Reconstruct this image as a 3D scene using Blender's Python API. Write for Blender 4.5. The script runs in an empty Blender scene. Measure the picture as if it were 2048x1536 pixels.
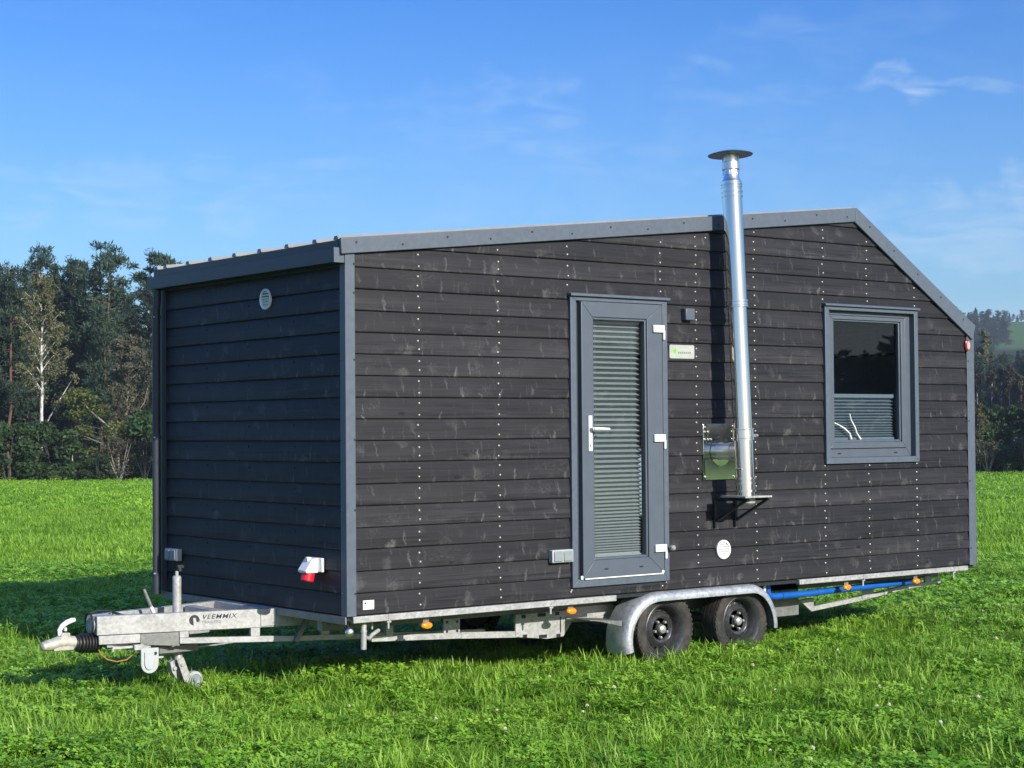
import bpy, bmesh, math, random
import numpy as np
from mathutils import Vector, Matrix

scene = bpy.context.scene
COL = scene.collection
R = math.radians

# ------------------------------------------------------------------ camera
CAM = Vector((-5.98640, -9.35226, 1.14556))
FW = Vector((0.61494697, 0.7881211, 0.02655842))
RT = Vector((0.78850418, -0.61497803, -0.00794839))
UP = Vector((-0.01006855, -0.02582927, 0.99961566))
FPX = 3548.135                       # focal length in pixels of the 2048 px wide photograph
cam_d = bpy.data.cameras.new("camera")
cam_d.sensor_width = 36.0
cam_d.lens = FPX / 2048 * 36.0
cam_d.clip_start = 0.1
cam_d.clip_end = 6000
cam = bpy.data.objects.new("camera", cam_d)
COL.objects.link(cam)
cam.matrix_world = Matrix(((RT.x, UP.x, -FW.x, CAM.x), (RT.y, UP.y, -FW.y, CAM.y), (RT.z, UP.z, -FW.z, CAM.z), (0, 0, 0, 1)))
scene.camera = cam

# ------------------------------------------------------------------ light
SUN_EL = 24.0
w = bpy.data.worlds.new("World")
scene.world = w
w.use_nodes = True
nt = w.node_tree
for n in list(nt.nodes):
    nt.nodes.remove(n)


def wn(t, **k):
    n = nt.nodes.new(t)
    for a, b in k.items():
        setattr(n, a, b)
    return n


def link(a, b, tree=None):
    (tree or nt).links.new(a, b)


sky = wn("ShaderNodeTexSky")
sky.sky_type = 'NISHITA'
sky.sun_disc = False
sky.sun_elevation = R(SUN_EL)
sky.sun_rotation = R(180)
sky.air_density = 1.0
sky.dust_density = 1.0
sky.ozone_density = 1.5
tc = wn("ShaderNodeTexCoord")
sep = wn("ShaderNodeSeparateXYZ")
link(tc.outputs['Generated'], sep.inputs[0])
# the deeper blue higher up
ramp = wn("ShaderNodeValToRGB")
link(sep.outputs['Z'], ramp.inputs[0])
cr = ramp.color_ramp
# multipliers at half size (they are doubled below): clear autumn air, deeper blue than the plain model
for el_, pos_, col_ in ((cr.elements[0], 0.012, (.56, .68, 1.02)), (cr.elements[1], 0.07, (.55, .585, .69)),
                        (cr.elements.new(0.125), None, (.285, .435, .62)), (cr.elements.new(0.242), None, (.130, .315, .62)), (cr.elements.new(0.36), None, (.105, .40, .95)), (cr.elements.new(0.6), None, (.11, .50, 1.25))):
    if pos_ is not None: el_.position = pos_
    el_.color = (*col_, 1)
mul = wn("ShaderNodeMix", data_type='RGBA', blend_type='MULTIPLY')
mul.inputs[0].default_value = 1.0
link(sky.outputs[0], mul.inputs[6])
# towards the sun the air is whiter
sw = wn("ShaderNodeMapRange"); sw.interpolation_type = 'SMOOTHSTEP'
sw.inputs[1].default_value = -0.20; sw.inputs[2].default_value = -0.90
link(sep.outputs['Y'], sw.inputs[0])
tn = wn("ShaderNodeMix", data_type='RGBA', blend_type='MIX')
link(sw.outputs[0], tn.inputs[0]); link(ramp.outputs[0], tn.inputs[6]); tn.inputs[7].default_value = (.36, .375, .42, 1)
link(tn.outputs[2], mul.inputs[7])
# thin cirrus: noise on the direction projected to a plane high above
mx = wn("ShaderNodeMath", operation='MAXIMUM'); mx.inputs[1].default_value = 0.02
link(sep.outputs['Z'], mx.inputs[0])
ad = wn("ShaderNodeMath", operation='ADD'); ad.inputs[1].default_value = 0.10
link(mx.outputs[0], ad.inputs[0])
dv = wn("ShaderNodeVectorMath", operation='DIVIDE')
link(tc.outputs['Generated'], dv.inputs[0])
link(ad.outputs[0], dv.inputs[1])
mp = wn("ShaderNodeMapping")
mp.inputs['Rotation'].default_value = (0, 0, R(18))
mp.inputs['Scale'].default_value = (1.1, 2.4, 0.0)
mp.inputs['Location'].default_value = (3.7, 1.9, 0)
link(dv.outputs[0], mp.inputs[0])
nz = wn("ShaderNodeTexNoise"); nz.inputs['Scale'].default_value = 1.3; nz.inputs['Detail'].default_value = 9
nz.inputs['Roughness'].default_value = 0.56; nz.inputs['Distortion'].default_value = 0.9
link(mp.outputs[0], nz.inputs['Vector'])
cl = wn("ShaderNodeValToRGB")
cl.color_ramp.elements[0].position = 0.54; cl.color_ramp.elements[0].color = (0, 0, 0, 1)
cl.color_ramp.elements[1].position = 0.95; cl.color_ramp.elements[1].color = (0.06, 0.06, 0.06, 1)
link(nz.outputs[0], cl.inputs[0])


def wisp(px, py, su, sv, amt, rot=0.0):
    """a small cirrus wisp round one direction of the sky"""
    d = (FW + RT * ((px - 1024) / FPX) - UP * ((py - 768) / FPX)).normalized()
    ax = RT * math.cos(rot) + UP * math.sin(rot)
    ay = -RT * math.sin(rot) + UP * math.cos(rot)
    sub = wn("ShaderNodeVectorMath", operation='SUBTRACT')
    link(tc.outputs['Generated'], sub.inputs[0]); sub.inputs[1].default_value = d
    # break the edge up with noise
    n2 = wn("ShaderNodeTexNoise"); n2.inputs['Scale'].default_value = 26; n2.inputs['Detail'].default_value = 7
    link(tc.outputs['Generated'], n2.inputs['Vector'])
    n3 = wn("ShaderNodeVectorMath", operation='SUBTRACT'); n3.inputs[1].default_value = (0.5, 0.5, 0.5)
    link(n2.outputs['Color'], n3.inputs[0])
    n4 = wn("ShaderNodeVectorMath", operation='SCALE'); n4.inputs['Scale'].default_value = sv * 4.0
    link(n3.outputs[0], n4.inputs[0])
    n5 = wn("ShaderNodeVectorMath", operation='ADD')
    link(sub.outputs[0], n5.inputs[0]); link(n4.outputs[0], n5.inputs[1])
    dx = wn("ShaderNodeVectorMath", operation='DOT_PRODUCT'); dx.inputs[1].default_value = ax / su
    dy = wn("ShaderNodeVectorMath", operation='DOT_PRODUCT'); dy.inputs[1].default_value = ay / sv
    link(n5.outputs[0], dx.inputs[0]); link(n5.outputs[0], dy.inputs[0])
    p1 = wn("ShaderNodeMath", operation='MULTIPLY'); link(dx.outputs['Value'], p1.inputs[0]); link(dx.outputs['Value'], p1.inputs[1])
    p2 = wn("ShaderNodeMath", operation='MULTIPLY_ADD'); link(dy.outputs['Value'], p2.inputs[0]); link(dy.outputs['Value'], p2.inputs[1]); link(p1.outputs[0], p2.inputs[2])
    mr = wn("ShaderNodeMapRange"); mr.interpolation_type = 'SMOOTHERSTEP'
    mr.inputs[1].default_value = 1.0; mr.inputs[2].default_value = 0.0
    mr.inputs[3].default_value = 0.0; mr.inputs[4].default_value = amt
    link(p2.outputs[0], mr.inputs[0])
    fm_ = wn("ShaderNodeMapping"); fm_.inputs['Scale'].default_value = (24, 24, 95); fm_.inputs['Rotation'].default_value = (0.12, 0.10, 0)
    link(tc.outputs['Generated'], fm_.inputs[0])
    fn = wn("ShaderNodeTexNoise"); fn.inputs['Scale'].default_value = 1.0; fn.inputs['Detail'].default_value = 8; fn.inputs['Distortion'].default_value = 1.2
    link(fm_.outputs[0], fn.inputs['Vector'])
    fr_ = wn("ShaderNodeMapRange"); fr_.inputs[1].default_value = 0.36; fr_.inputs[2].default_value = 0.68
    link(fn.outputs[0], fr_.inputs[0])
    mm = wn("ShaderNodeMath", operation='MULTIPLY'); link(mr.outputs[0], mm.inputs[0]); link(fr_.outputs[0], mm.inputs[1])
    return mm.outputs[0]


def addv(a, b):
    n = wn("ShaderNodeMath", operation='ADD'); link(a, n.inputs[0]); link(b, n.inputs[1]); n.use_clamp = True
    return n.outputs[0]


cloud = cl.outputs[0]
for args in ((1795, 164, .022, .010, .27), (1905, 172, .066, .0045, .27, -0.03), (1420, 128, .016, .005, .14),
             (1540, 190, .05, .008, .15, .06), (1560, 55, .04, .007, .06), (2010, 455, .12, .026, .34),
             (660, 330, .045, .005, .18), (960, 240, .15, .020, .09, -.12), (250, 390, .14, .024, .20), (1240, 330, .2, .04, .08), (1700, 60, .16, .020, .05, .15)):
    cloud = addv(cloud, wisp(*args))
dbl = wn("ShaderNodeVectorMath", operation='SCALE'); dbl.inputs['Scale'].default_value = 2.0
link(mul.outputs[2], dbl.inputs[0])
cm = wn("ShaderNodeMix", data_type='RGBA', blend_type='MIX')
link(cloud, cm.inputs[0]); link(dbl.outputs[0], cm.inputs[6]); cm.inputs[7].default_value = (5.2, 6.3, 7.6, 1)
bg = wn("ShaderNodeBackground"); bg.inputs['Strength'].default_value = 0.105
link(cm.outputs[2], bg.inputs['Color'])
wo = wn("ShaderNodeOutputWorld")
link(bg.outputs[0], wo.inputs['Surface'])

sun_d = bpy.data.lights.new("sun", 'SUN')
sun_d.energy = 5.0
sun_d.angle = R(0.5)
sun_d.color = (1.0, 0.945, 0.86)
sun = bpy.data.objects.new("sun", sun_d)
COL.objects.link(sun)
sun.rotation_euler = (R(90 - SUN_EL), 0, R(1.0))

vs = scene.view_settings
vs.view_transform = 'Standard'
vs.look = 'None'
vs.exposure = 0.35
vs.gamma = 1.0
scene.cycles.max_bounces = 8
scene.cycles.transparent_max_bounces = 16
scene.cycles.use_denoising = True
scene.cycles.caustics_reflective = False
scene.cycles.caustics_refractive = False


# ------------------------------------------------------------------ materials
class NT:
    def __init__(self, name):
        self.m = bpy.data.materials.new(name)
        self.m.use_nodes = True
        self.t = self.m.node_tree
        self.b = self.t.nodes['Principled BSDF']
        self.out = self.t.nodes['Material Output']

    def n(self, typ, ins=None, **k):
        nd = self.t.nodes.new(typ)
        for a, b in k.items():
            setattr(nd, a, b)
        for a, b in (ins or {}).items():
            self.set(nd.inputs[a], b)
        return nd

    def set(self, sock, v):
        if isinstance(v, bpy.types.NodeSocket):
            self.t.links.new(v, sock)
        else:
            sock.default_value = v

    def math(self, op, a, b=0.0, c=0.0):
        nd = self.t.nodes.new("ShaderNodeMath"); nd.operation = op
        self.set(nd.inputs[0], a); self.set(nd.inputs[1], b); self.set(nd.inputs[2], c)
        return nd.outputs[0]

    def ramp(self, f, stops):
        nd = self.t.nodes.new("ShaderNodeValToRGB")
        els = nd.color_ramp.elements
        while len(els) < len(stops):
            els.new(0.5)
        for el, (p, c) in zip(els, stops):
            el.position = p
            el.color = (c, c, c, 1) if not isinstance(c, tuple) else (*c, 1)
        self.set(nd.inputs[0], f)
        return nd.outputs[0]

    def mix(self, f, a, b, blend='MIX'):
        nd = self.t.nodes.new("ShaderNodeMix"); nd.data_type = 'RGBA'; nd.blend_type = blend
        self.set(nd.inputs[0], f)
        self.set(nd.inputs[6], (*a, 1) if isinstance(a, tuple) else a)
        self.set(nd.inputs[7], (*b, 1) if isinstance(b, tuple) else b)
        return nd.outputs[2]

    def noise(self, vec, scale, detail=4, rough=0.5, dist=0.0, out=0):
        nd = self.n("ShaderNodeTexNoise", {'Scale': scale, 'Detail': detail, 'Roughness': rough, 'Distortion': dist})
        if vec is not None:
            self.t.links.new(vec, nd.inputs['Vector'])
        return nd.outputs[out]

    def obj(self):
        return self.n("ShaderNodeTexCoord").outputs['Object']

    def bump(self, h, strength=0.3, dist=0.01):
        nd = self.n("ShaderNodeBump", {'Height': h, 'Strength': strength, 'Distance': dist})
        self.t.links.new(nd.outputs[0], self.b.inputs['Normal'])

    def p(self, **k):
        for a, v in k.items():
            a = a.replace('_', ' ')
            self.set(self.b.inputs[a], (*v, 1) if isinstance(v, tuple) and len(v) == 3 else v)
        return self


def plain(name, col, rough=0.5, metal=0.0, var=0.12, nscale=30, bump=0.0):
    x = NT(name)
    o = x.obj()
    f = x.noise(o, nscale, 5, 0.6)
    c = x.mix(x.ramp(f, [(0.3, 0.0), (0.7, 1.0)]), tuple(v * (1 - var) for v in col), tuple(min(1, v * (1 + var)) for v in col))
    x.p(Base_Color=c, Roughness=x.math('MULTIPLY_ADD', f, 0.16, rough - 0.08), Metallic=metal)
    if bump:
        x.bump(x.noise(o, nscale * 8, 3, 0.6), bump, 0.002)
    return x.m


PITCH = 0.1362


def wood(name):
    x = NT(name)
    o = x.obj()
    s = x.n("ShaderNodeSeparateXYZ", {0: o})
    u = x.math('SUBTRACT', s.outputs[0], s.outputs[1])
    z = s.outputs[2]
    pid = x.math('FLOOR', x.math('DIVIDE', x.math('ADD', z, 0.001), PITCH))
    side = x.math('GREATER_THAN', s.outputs[1], 0.06)
    seed = x.math('ADD', pid, x.math('MULTIPLY', side, 31.0))
    wnz = x.n("ShaderNodeTexWhiteNoise", {'W': seed}, noise_dimensions='1D')
    zz = x.math('FRACT', x.math('DIVIDE', x.math('ADD', z, 0.001), PITCH))
    uo = x.math('MULTIPLY_ADD', wnz.outputs[0], 37.0, u)
    # grain
    gv = x.n("ShaderNodeCombineXYZ", {0: x.math('MULTIPLY', uo, 1.6), 1: x.math('MULTIPLY', seed, 3.1), 2: x.math('MULTIPLY', z, 75.0)}).outputs[0]
    g = x.noise(gv, 1.0, 6, 0.62, 0.5)
    bv = x.n("ShaderNodeCombineXYZ", {0: x.math('MULTIPLY', uo, 0.9), 1: x.math('MULTIPLY', seed, 5.3), 2: x.math('MULTIPLY', z, 9.0)}).outputs[0]
    gb = x.noise(bv, 1.0, 4, 0.55, 0.3)
    base = x.mix(x.ramp(g, [(0.34, 0.0), (0.68, 1.0)]), (0.0064, 0.0067, 0.0086), (0.0415, 0.0410, 0.0470))
    base = x.mix(x.ramp(gb, [(0.40, 0.0), (0.64, 0.65)]), base, (0.0455, 0.0445, 0.0495))
    base = x.mix(x.math('MULTIPLY', wnz.outputs[0], 0.60), base, (0.0112, 0.0115, 0.0140))
    # shading across each board put into its colour: ragged darker band towards the top
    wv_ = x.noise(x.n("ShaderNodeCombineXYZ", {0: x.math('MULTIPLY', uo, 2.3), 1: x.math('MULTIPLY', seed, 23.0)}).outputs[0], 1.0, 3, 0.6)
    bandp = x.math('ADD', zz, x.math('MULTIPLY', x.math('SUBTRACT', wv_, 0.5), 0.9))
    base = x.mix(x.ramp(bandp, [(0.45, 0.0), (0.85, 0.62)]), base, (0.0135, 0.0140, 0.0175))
    # pale scuffs where the stain rubbed off round the knots: slanted short strokes
    sk = x.math('MULTIPLY_ADD', x.math('SUBTRACT', wnz.outputs[0], 0.5), 0.0, x.math('MULTIPLY', zz, -0.035))
    sv = x.n("ShaderNodeCombineXYZ", {0: x.math('MULTIPLY', x.math('ADD', uo, sk), 5.2), 1: x.math('MULTIPLY', seed, 7.7), 2: x.math('MULTIPLY', zz, 0.85)}).outputs[0]
    dn = x.noise(x.n("ShaderNodeVectorMath", {0: o}, operation='ADD').outputs[0], 13.0, 4, 0.7, 0.0, 1)
    sv2 = x.n("ShaderNodeVectorMath", {0: sv, 1: x.n("ShaderNodeVectorMath", {0: dn, 'Scale': 0.62}, operation='SCALE').outputs[0]}, operation='ADD').outputs[0]
    vo = x.n("ShaderNodeTexVoronoi", {'Vector': sv2, 'Scale': 1.0})
    gate = x.ramp(x.n("ShaderNodeSeparateColor", {0: vo.outputs['Color']}).outputs[0], [(0.25, 0.0), (0.75, 1.0)])
    sp = x.ramp(vo.outputs['Distance'], [(0.16, 1.0), (0.46, 0.0)])
    brk = x.ramp(x.noise(o, 60.0, 4, 0.65), [(0.44, 0.0), (0.64, 1.0)])
    sc = x.math('MULTIPLY', x.math('MULTIPLY', x.math('MULTIPLY', sp, gate), brk), 0.30)
    lo = x.ramp(zz, [(0.05, 1.0), (0.55, 0.6), (0.97, 0.25)])
    wob = x.noise(o, 16.0, 4, 0.65)
    for fr_, seed2, wid, amt, thr in ((6.5, 17.0, .085, .80, .40), (10.0, 29.0, .055, .50, .50), (3.2, 43.0, .17, .55, .50), (14.0, 57.0, .10, .35, .55)):
        c2 = x.n("ShaderNodeCombineXYZ", {0: x.math('MULTIPLY', uo, fr_), 1: x.math('ADD', x.math('MULTIPLY', zz, 0.85), x.math('MULTIPLY', seed, seed2))}).outputs[0]
        v2 = x.n("ShaderNodeTexVoronoi", {'Vector': c2, 'Scale': 1.0}, voronoi_dimensions='2D')
        dl = x.n("ShaderNodeSeparateXYZ", {0: x.n("ShaderNodeVectorMath", {0: c2, 1: v2.outputs['Position']}, operation='SUBTRACT').outputs[0]})
        rc = x.n("ShaderNodeSeparateColor", {0: v2.outputs['Color']})
        kx = x.math('MULTIPLY', x.math('SUBTRACT', rc.outputs[1], 0.30), -0.9)
        dx_ = x.math('SUBTRACT', dl.outputs[0], x.math('MULTIPLY', dl.outputs[1], kx))
        dx_ = x.math('ADD', dx_, x.math('MULTIPLY', x.math('SUBTRACT', wob, 0.5), 0.55))
        ln_ = x.math('MULTIPLY_ADD', rc.outputs[2], 0.30, 0.14)
        tz = x.math('MINIMUM', x.math('DIVIDE', x.math('ABSOLUTE', dl.outputs[1]), ln_), 1.0)
        wv = x.math('MULTIPLY', x.math('SUBTRACT', 1.0, x.math('MULTIPLY', tz, tz)), wid)
        st_ = x.math('MULTIPLY_ADD', x.math('DIVIDE', x.math('ABSOLUTE', dx_), x.math('MAXIMUM', wv, 0.001)), -1.0, 1.0)
        st_ = x.math('MAXIMUM', st_, 0.0)
        g2 = x.ramp(rc.outputs[0], [(thr, 0.0), (min(.99, thr + .4), 1.0)])
        b2 = x.ramp(x.noise(o, 85.0, 3, 0.6), [(0.30, 0.25), (0.60, 1.0)])
        sc = x.math('ADD', sc, x.math('MULTIPLY', x.math('MULTIPLY', st_, g2), x.math('MULTIPLY', b2, amt)))
    rgn = x.noise(x.n("ShaderNodeCombineXYZ", {0: x.math('MULTIPLY', uo, 0.9), 1: x.math('MULTIPLY', seed, 19.0)}).outputs[0], 1.0, 3, 0.6)
    sc = x.math('MULTIPLY', sc, x.ramp(rgn, [(0.32, 0.30), (0.58, 1.0)]))
    sc = x.math('MINIMUM', x.math('MULTIPLY', sc, lo), 1.0)
    # a few wide brushed patches
    pv = x.n("ShaderNodeCombineXYZ", {0: x.math('MULTIPLY', uo, 1.15), 1: x.math('MULTIPLY', seed, 11.0), 2: x.math('MULTIPLY', z, 5.0)}).outputs[0]
    pn = x.ramp(x.noise(pv, 1.0, 3, 0.5), [(0.62, 0.0), (0.80, 0.5)])
    pst = x.ramp(x.noise(x.n("ShaderNodeMapping", {'Vector': o, 'Scale': (30, 30, 140), 'Rotation': (0, 0.5, 0)}).outputs[0], 1.0, 3), [(0.45, 0.0), (0.7, 1.0)])
    sc = x.math('ADD', sc, x.math('MULTIPLY', x.math('MULTIPLY', pn, pst), 0.7))
    col = x.mix(x.math('MULTIPLY', sc, 0.85), base, (0.225, 0.215, 0.212))
    # dark knots
    kv = x.n("ShaderNodeCombineXYZ", {0: x.math('MULTIPLY', uo, 3.1), 1: x.math('MULTIPLY', seed, 13.0), 2: x.math('MULTIPLY', zz, 0.9)}).outputs[0]
    ko = x.n("ShaderNodeTexVoronoi", {'Vector': kv, 'Scale': 1.0})
    kg = x.math('GREATER_THAN', x.n("ShaderNodeSeparateColor", {0: ko.outputs['Color']}).outputs[1], 0.55)
    kn = x.math('MULTIPLY', x.ramp(ko.outputs['Distance'], [(0.04, 1.0), (0.11, 0.0)]), kg)
    col = x.mix(x.math('MULTIPLY', kn, 0.85), col, (0.008, 0.007, 0.007))
    x.p(Base_Color=col, Roughness=x.math('MULTIPLY_ADD', g, 0.2, 0.44))
    x.set(x.b.inputs['Specular IOR Level'], 0.22)
    x.bump(x.math('ADD', g, x.math('MULTIPLY', kn, -0.6)), 0.22, 0.004)
    return x.m


def galv(name, base=(0.385, 0.39, 0.385), metal=0.25):
    x = NT(name)
    o = x.obj()
    v = x.n("ShaderNodeTexVoronoi", {'Vector': o, 'Scale': 60.0})
    f = x.math('ADD', x.math('MULTIPLY', x.n("ShaderNodeSeparateColor", {0: v.outputs['Color']}).outputs[0], 0.35), x.math('MULTIPLY', x.noise(o, 7, 6, 0.65), 0.9))
    c = x.mix(x.ramp(f, [(0.30, 0.0), (0.85, 1.0)]), tuple(b * 0.70 for b in base), tuple(min(1, b * 1.18) for b in base))
    st = x.ramp(x.noise(x.n("ShaderNodeMapping", {'Vector': o, 'Scale': (3, 3, 22)}).outputs[0], 1.0, 5, 0.7), [(0.56, 0.0), (0.75, 0.4)])
    c = x.mix(st, c, (0.33, 0.32, 0.29))
    x.p(Base_Color=c, Roughness=x.math('MULTIPLY_ADD', f, 0.3, 0.33), Metallic=metal)
    x.bump(x.noise(o, 90, 3), 0.12, 0.002)
    return x.m


def stainless(name, rough=0.1, col=(0.80, 0.79, 0.77)):
    x = NT(name)
    o = x.obj()
    f = x.noise(x.n("ShaderNodeMapping", {'Vector': o, 'Scale': (14, 14, 1.2)}).outputs[0], 1.0, 4)
    x.p(Base_Color=x.mix(f, tuple(c * 0.88 for c in col), col), Metallic=1.0, Roughness=x.math('MULTIPLY_ADD', f, 0.10, rough - 0.03))
    x.bump(f, 0.03, 0.01)
    return x.m


def glass(name, tint=(0.86, 0.9, 0.9), boost=1.0):
    x = NT(name)
    t = x.n("ShaderNodeBsdfTransparent", {'Color': (*tint, 1)})
    g = x.n("ShaderNodeBsdfGlossy", {'Color': (boost, boost, boost, 1), 'Roughness': 0.01})
    f = x.n("ShaderNodeFresnel", {'IOR': 1.5})
    m = x.n("ShaderNodeMixShader", {0: f.outputs[0], 1: t.outputs[0], 2: g.outputs[0]})
    x.t.links.new(m.outputs[0], x.out.inputs['Surface'])
    return x.m


def foliage(name, dark, light, trans=0.25, nscale=0.6, rough=0.6):
    x = NT(name)
    oi = x.n("ShaderNodeObjectInfo").outputs['Random']
    o = x.obj()
    f = x.noise(o, nscale, 3, 0.6)
    f2 = x.noise(o, 9.0, 2, 0.5)
    c = x.mix(x.ramp(x.math('ADD', x.math('MULTIPLY', f, 0.6), x.math('MULTIPLY', f2, 0.4)), [(0.36, 0.0), (0.66, 1.0)]), dark, light)
    c = x.n("ShaderNodeHueSaturation", {'Hue': x.math('MULTIPLY_ADD', oi, 0.03, 0.485), 'Saturation': 1.0, 'Value': x.math('MULTIPLY_ADD', oi, 0.35, 0.82), 'Color': c}).outputs[0]
    x.p(Base_Color=c, Roughness=rough)
    x.set(x.b.inputs['Specular IOR Level'], 0.25)
    tr = x.n("ShaderNodeBsdfTranslucent", {'Color': c})
    m = x.n("ShaderNodeMixShader", {0: trans, 1: x.b.outputs[0], 2: tr.outputs[0]})
    x.t.links.new(m.outputs[0], x.out.inputs['Surface'])
    return x.m


def bark(name, a, b, birch=False):
    x = NT(name)
    o = x.obj()
    if birch:
        f = x.noise(x.n("ShaderNodeMapping", {'Vector': o, 'Scale': (3, 3, 1.6)}).outputs[0], 1.5, 4, 0.7)
        c = x.mix(x.ramp(f, [(0.38, 0.0), (0.5, 1.0)]), a, b)
    else:
        f = x.noise(x.n("ShaderNodeMapping", {'Vector': o, 'Scale': (6, 6, 1.5)}).outputs[0], 1.5, 4, 0.7)
        c = x.mix(f, a, b)
    x.p(Base_Color=c, Roughness=0.85)
    return x.m


M = {}
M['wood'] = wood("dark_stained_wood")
M['trim'] = plain("anthracite_trim", (0.086, 0.108, 0.140), 0.46, 0.0, 0.10, 25, 0.12)
M['frame'] = plain("anthracite_window_profile", (0.082, 0.102, 0.130), 0.42, 0.0, 0.05, 12)
M['gutter'] = plain("dark_gutter", (0.036, 0.045, 0.060), 0.45, 0.0, 0.08, 18)
M['roof'] = plain("roof_sheet", (0.235, 0.235, 0.225), 0.5, 0.1, 0.1, 8)
M['galv'] = galv("galvanised_steel")
M['galv_dull'] = galv("dull_galvanised_steel", (0.20, 0.205, 0.20), 0.35)
M['fender'] = galv("fender_zinc", (0.42, 0.45, 0.475), 0.55)
M['chrome'] = stainless("polished_stainless", 0.085, (0.85, 0.83, 0.79))
M['soft_steel'] = stainless("brushed_stainless", 0.32, (0.84, 0.84, 0.83))
M['mirror'] = stainless("mirror_plate", 0.055, (0.72, 0.73, 0.70))
M['black_metal'] = plain("black_metal", (0.02, 0.021, 0.024), 0.32, 0.3)
M['cap_metal'] = stainless("cowl_metal", 0.35, (0.22, 0.23, 0.25))
M['rubber'] = plain("rubber", (0.017, 0.017, 0.018), 0.55, 0, 0.2, 60)
x = NT("tyre_rubber")
o_ = x.obj()
tf = x.ramp(x.noise(o_, 11, 6, 0.7), [(0.42, 0.0), (0.72, 1.0)])
x.p(Base_Color=x.mix(tf, (0.020, 0.019, 0.019), (0.066, 0.057, 0.046)), Roughness=0.8)
x.bump(x.noise(o_, 60, 3), 0.4, 0.004)
M['tyre'] = x.m
M['rim'] = plain("black_steel_rim", (0.072, 0.074, 0.079), 0.30, 0.45, 0.25, 40)
M['nut'] = plain("bright_hub", (0.52, 0.52, 0.50), 0.35, 0.6, 0.2, 60)
M['white'] = plain("white_plastic", (0.78, 0.78, 0.76), 0.4, 0, 0.03)
M['grey_plastic'] = plain("grey_plastic", (0.40, 0.43, 0.44), 0.45, 0, 0.06)
M['lid'] = plain("grey_lid", (0.24, 0.27, 0.28), 0.42, 0, 0.06)
M['alu'] = plain("white_enamelled_louvre", (0.84, 0.84, 0.83), 0.38, 0.0, 0.06, 60)
M['cream'] = galv("cast_coupling", (0.44, 0.42, 0.36), 0.15)
M['red'] = plain("red_plastic", (0.62, 0.012, 0.03), 0.35, 0, 0.06)
M['red_lens'] = plain("red_lens", (0.22, 0.02, 0.02), 0.25, 0, 0.06)
M['lens_clear'] = plain("pale_pink_lens", (0.55, 0.36, 0.34), 0.2, 0, 0.1, 90)
M['orange'] = plain("amber_reflector", (0.85, 0.26, 0.01), 0.25, 0, 0.18, 90)
M['cable'] = plain("tan_cable", (0.32, 0.16, 0.05), 0.6)
M['blue'] = plain("blue_hose", (0.008, 0.10, 0.42), 0.35, 0, 0.08, 10)
M['blind'] = plain("grey_blind", (0.27, 0.305, 0.33), 0.7, 0, 0.05, 20)
M['black'] = plain("black_print", (0.012, 0.012, 0.014), 0.5)
M['print_grey'] = plain("grey_print", (0.20, 0.21, 0.21), 0.5)
M['green_print'] = plain("green_print", (0.17, 0.55, 0.03), 0.5)
M['inside'] = plain("interior_lining", (0.40, 0.47, 0.54), 0.7)
M['plate'] = plain("steel_sign", (0.50, 0.54, 0.47), 0.35, 0.35, 0.1, 12)
M['screw'] = plain("screw_head", (0.62, 0.60, 0.55), 0.35, 0.5)
M['bolt'] = plain("dark_bolt", (0.03, 0.036, 0.045), 0.4, 0.3)
M['glass'] = glass("door_pane_glass")
M['glass_dark'] = glass("window_pane_glass", (0.62, 0.70, 0.77))
M['twig'] = plain("pale_streak", (0.72, 0.72, 0.66), 0.7)


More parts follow.
